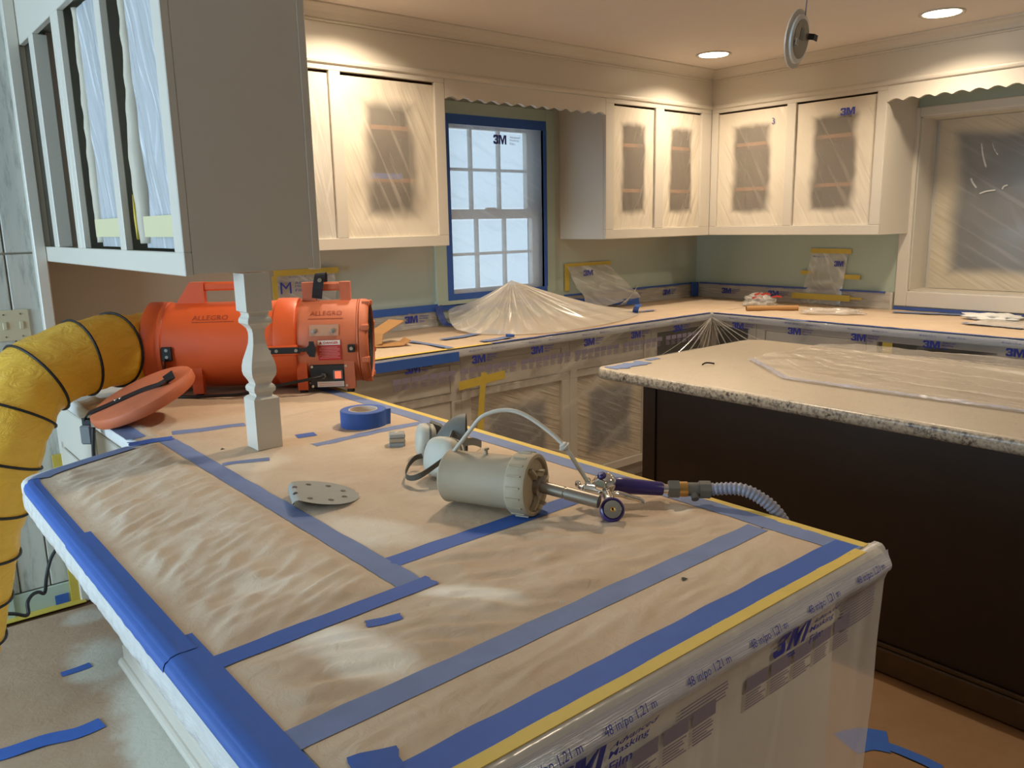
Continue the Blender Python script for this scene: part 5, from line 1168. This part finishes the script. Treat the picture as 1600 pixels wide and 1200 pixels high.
nb_ = [o for o in COL.objects if o.name.startswith('nose_bridge')][-1]; nb_.matrix_parent_inverse = Matrix.Identity(4); nb_.matrix_basis = world_of(rs).inverted() @ Matrix.Translation(onz(676, 692, .945)) @ Matrix.Rotation(math.atan2(rh.y, rh.x), 4, 'Z')
MB().lathe([(.018, -.02), (.020, .0), (.018, .012), (.010, .018)], mc-rh*.045-uz*.018, -rh*.6-fh*.7-uz*.1, 20).build('exhale_valve', M['maskdark'], rs, True, 40)
st = [onz(716, 700, .975), onz(702, 712, .972), onz(685, 724, .966), onz(662, 740, .950), onz(645, 747, .938), onz(634, 743, .937), onz(638, 728, .940), onz(648, 716, .946), onz(660, 712, .950)]
MB().ribbon(smooth_path(st, 5), (-fh*.35+uz).normalized(), .013, .0016).build('head_strap', M['strapgrey'], rs)
st = [onz(702, 690, .985), onz(708, 678, .992), onz(716, 690, .975), onz(740, 690, .950), onz(752, 694, .930)]
MB().ribbon(smooth_path(st, 5), (uz+fh*.3), .018, .0016).build('head_strap', M['maskgrey'], rs)
# ------------------------------------------------------------------ spray gun with cup lying on its side
sg = thing('spray_gun', 'paint spray gun with coated cup lying on the kraft paper', 'spray gun', (1.0, 1.05, .918))
ax = Vector((.40, -.917, .02)).normalized(); C1 = Vector((.962, 1.092, .978)); C0 = C1-ax*.185
MB().lathe([(.044, 0), (.050, .001), (.0525, .004), (.052, .008), (.0505, .012), (.0515, .155), (.0515, .17)], C0, ax, 48, True, True).build('cup', M['cup'], sg, True, 40)
cups = [o for o in COL.objects if o.name == 'cup'][0]
lo = MB().lathe([(.0525, .148), (.0585, .150), (.0600, .153), (.0605, .185), (.0585, .190), (.0535, .192), (.0510, .190), (.0500, .184), (.020, .190), (.001, .190)], C0, ax, 56, False, False).build('lid_ring', M['cuplid'], sg, True, 40)
av = (uz-ax*uz.dot(ax)).normalized(); bv = ax.cross(av)
for k in range(18):
    q = 2*math.pi*k/18; rd = av*math.cos(q)+bv*math.sin(q); tg = ax.cross(rd); c = C0+ax*.168+rd*.0605
    mb = MB(); mb.add([c+ax*x+tg*y+rd*z for x in (-.013, .014) for y in (-.0013, .0013) for z in (-.002, .0022)], [(0, 1, 3, 2), (4, 6, 7, 5), (0, 4, 5, 1), (2, 3, 7, 6), (0, 2, 6, 4), (1, 5, 7, 3)]); mb.build('grip_rib', M['cuplid'], lo)
for q in (.6, 2.7, 4.8):
    rd = av*math.cos(q)+bv*math.sin(q); MB().ribbon([C0+ax*.190+rd*.014, C0+ax*.196+rd*.030, C0+ax*.191+rd*.046], ax, .010, .004).build('lid_web', M['cuplid'], lo)
T0 = C0+ax*.186; T1 = onz(936, 784, .963)
td = (T1-T0).normalized()
MB().lathe([(.019, 0), (.019, .014), (.014, .016)], T0, td, 24).build('lid_nut', M['steel'], sg, True, 40)
for s_ in (-1, 1):
    MB().ribbon([T0+av*s_*.016, T0+av*s_*.030+td*.008, T0+av*s_*.032+td*.022], bv, .010, .004).build('clamp_lug', M['cuplid'], sg)
MB().lathe([(.0115, .0), (.0115, .062), (.0105, .063), (.0105, .066), (.0125, .067), (.0125, (T1-T0).length)], T0, td, 24).build('feed_tube', M['steel'], sg, True, 40)
cap = onz(957, 796, .9475); cn = (-fh*.86-rh*.02+uz*.42).normalized()
MB().lathe([(.010, -.052), (.0125, -.050), (.0125, -.028), (.017, -.024), (.019, -.016)], cap, cn, 28).build('gun_body', M['chrome'], sg, True, 40)
MB().lathe([(.0185, -.018), (.0225, -.016), (.0230, -.006), (.0215, .0), (.0185, .002), (.0175, -.002)], cap, cn, 36, False, False).build('cap_ring', M['purple'], sg, True, 40)
f1 = MB().lathe([(.0180, -.006), (.0180, .0), (.0165, .003), (.006, .0035), (.001, .0035)], cap, cn, 32, False, False).build('air_cap', M['chrome'], sg, True, 40)
ca = (uz-cn*uz.dot(cn)).normalized(); cb2 = cn.cross(ca)
for s_ in (-1, 1):
    MB().rings([[cap+cn*h+cb2*s_*(.0125)+ca*y+cb2*x for x, y in ((-.004, -.003), (.004, -.003), (.004, .003), (-.004, .003))] for h in (.002, .008)]).build('air_horn', M['chrome'], f1)
MB().lathe([(.0055, .003), (.004, .006), (.0022, .006), (.0022, .002)], cap, cn, 16, False, False).build('nozzle', M['brass'], f1, True); MB().lathe([(.0022, .004), (.001, .0041)], cap, cn, 12).build('nozzle_hole', M['black'], f1)
h0 = onz(955, 757, .960); h1 = onz(1036, 764, .950); hd_ = (h1-h0).normalized()
bb = onz(944, 756, .968)
MB().lathe([(.005, -.022), (.017, -.017), (.021, -.005), (.021, .007), (.015, .019), (.005, .024)], bb, (rh*.8+uz*.5-fh*.2).normalized(), 24).build('valve_block', M['chrome'], sg, True)
MB().lathe([(.009, 0), (.011, .002), (.011, .016), (.009, .018)], bb-rh*.004-fh*.012+uz*.002, (-fh*.8+uz*.2-rh*.4).normalized(), 14).build('adjuster_knob', M['chrome'], sg, True, 30)
MB().lathe([(.0085, 0), (.0095, .003), (.007, .008), (.001, .009)], onz(941, 745, .985), (uz*.8-rh*.3), 16).build('fan_knob', M['purple'], sg, True, 40)
MB().tube(smooth_path([onz(912, 764, .960), onz(930, 766, .960), onz(948, 772, .958), onz(953, 786, .952)], 4), .0105, 12).build('bridge', M['chrome'], sg, True)
MB().lathe([(.008, 0), (.0155, .010), (.0165, .022), (.0155, .045), (.0145, .07), (.0135, (h1-h0).length-.004), (.012, (h1-h0).length)], h0, hd_, 28).build('handle', M['purple'], sg, True, 50)
tp = [onz(948, 772, .960), onz(968, 772, .956), onz(985, 777, .950), onz(1000, 781, .946), onz(1008, 787, .940)]
MB().tube(smooth_path(tp, 5), [.006]*10+[.005]*6+[.004]*5, 8).build('trigger', M['chrome'], sg, True)
MB().tube(smooth_path([onz(902, 757, .962), onz(908, 762, .960), onz(925, 763, .960)], 4), .004, 8).build('lever_end', M['chrome'], sg, True)
MB().lathe([(.006, -.004), (.006, .004)], onz(903, 756, .963), -fh, 10).build('lever_knob', M['chrome'], sg, True)
k0 = h1; k1 = onz(1108, 765, .948); kd = (k1-k0).normalized(); kl = (k1-k0).length
def seg(name, a, b, r, mat, n=20): return MB().cyl(k0+kd*kl*a, k0+kd*kl*b, r, n).build(name, M[mat], sg, True, 35)
seg('swivel', -.02, .14, .0095, 'chrome'); seg('hex_nut', .12, .34, .0185, 'fitting', 6); seg('brass_collar', .34, .52, .0150, 'brass'); seg('valve_body', .52, .78, .0135, 'fitting'); seg('hose_nut', .78, 1.02, .0175, 'fitting', 8)
MB().cyl(k0+kd*kl*.66, k0+kd*kl*.66-fh*.018-uz*.014, .0075, 12).build('valve_knob', M['fitting'], sg, True, 40)
hp = smooth_path([k1-kd*.004, (1.277, .852, .955), (1.300, .816, .938), (1.318, .790, .908), (1.330, .765, .85), (1.335, .74, .70), (1.34, .72, .45), (1.36, .74, .15), (1.42, .80, .03), (1.60, .70, .017)], 16)
cl = [0]
for i in range(1, len(hp)): cl.append(cl[-1]+(hp[i]-hp[i-1]).length)
dense = []; rads = []; s = 0; i = 0
while s < cl[-1]:
    while cl[i+1] < s: i += 1
    f = (s-cl[i])/max(1e-6, cl[i+1]-cl[i]); dense.append(hp[i].lerp(hp[i+1], f)); ph = (s/.0085) % 1; rads.append(.0128 if ph < .55 else .0106); s += .0021
MB().tube(dense, rads, 12).build('air_hose', M['hosegrey'], sg, True, 60)
lp = [onz(733, 690, 1.022), onz(738, 668, 1.045), onz(755, 650, 1.07), onz(785, 642, 1.08), onz(815, 646, 1.075), onz(850, 668, 1.05), onz(880, 695, 1.02), onz(905, 730, .99), onz(918, 752, .972)]
b0 = C0+av*.050+ax*.01; lp = [b0-av*.004]+[atd(p_, q_, (b0-CAM).dot(fw)*(1-t)+(bb-CAM).dot(fw)*t) for (p_, q_), t in (((738, 668), .05), ((755, 650), .15), ((785, 641), .3), ((815, 646), .45), ((850, 668), .6), ((880, 695), .75), ((905, 732), .9), ((919, 754), 1.0))]
MB().tube(smooth_path(lp, 8), .0042, 10).build('pressure_tube', M['hosewhite'], sg, True)
ckp = atd(882, 698, (b0-CAM).dot(fw)*.25+(bb-CAM).dot(fw)*.75)
MB().lathe([(.004, -.009), (.008, -.006), (.0085, -.002), (.012, -.0015), (.012, .0015), (.0085, .002), (.008, .006), (.004, .009)], ckp, (rh*.55-uz*.75), 18).build('check_valve', M['hosewhite'], sg, True, 40)
MB().tube([onz(918, 750, .972), onz(921, 762, .964)], .0065, 10).build('tube_fitting', M['chrome'], sg, True)
MB().cyl(C0+ax*.085+av*.050, C0+ax*.085+av*.060, .004, 8).build('cup_lug', M['cup'], sg); MB().box(-.006, .006, -.003, .003, -.002, .002).build('cup_lug', M['cup'], sg)
lg = [o for o in COL.objects if o.name.startswith('cup_lug')][-1]; lg.matrix_parent_inverse = Matrix.Identity(4); lg.matrix_basis = world_of(sg).inverted() @ Matrix.Translation(C0+ax*.085+av*.061)
# crumbs on the paper
for px, py, lb in ((347, 702, 'dark crumb on the paper left of the post'), (876, 941, 'pale paint chip on the blue tape'), (1068, 905, 'dark speck on the near kraft paper')):
    q = onz(px, py, .9195); tag(MB().add([(q.x-.006, q.y-.003, .919), (q.x+.006, q.y-.004, .920), (q.x+.002, q.y+.006, .9195), (q.x, q.y, .923)], [(0, 1, 3), (1, 2, 3), (2, 0, 3), (0, 2, 1)]).build('crumb', M['maskdark'] if 'dark' in lb else M['white']), lb, 'debris')
for o in COL.objects:
    if 'local_parts' in o: del o['local_parts']
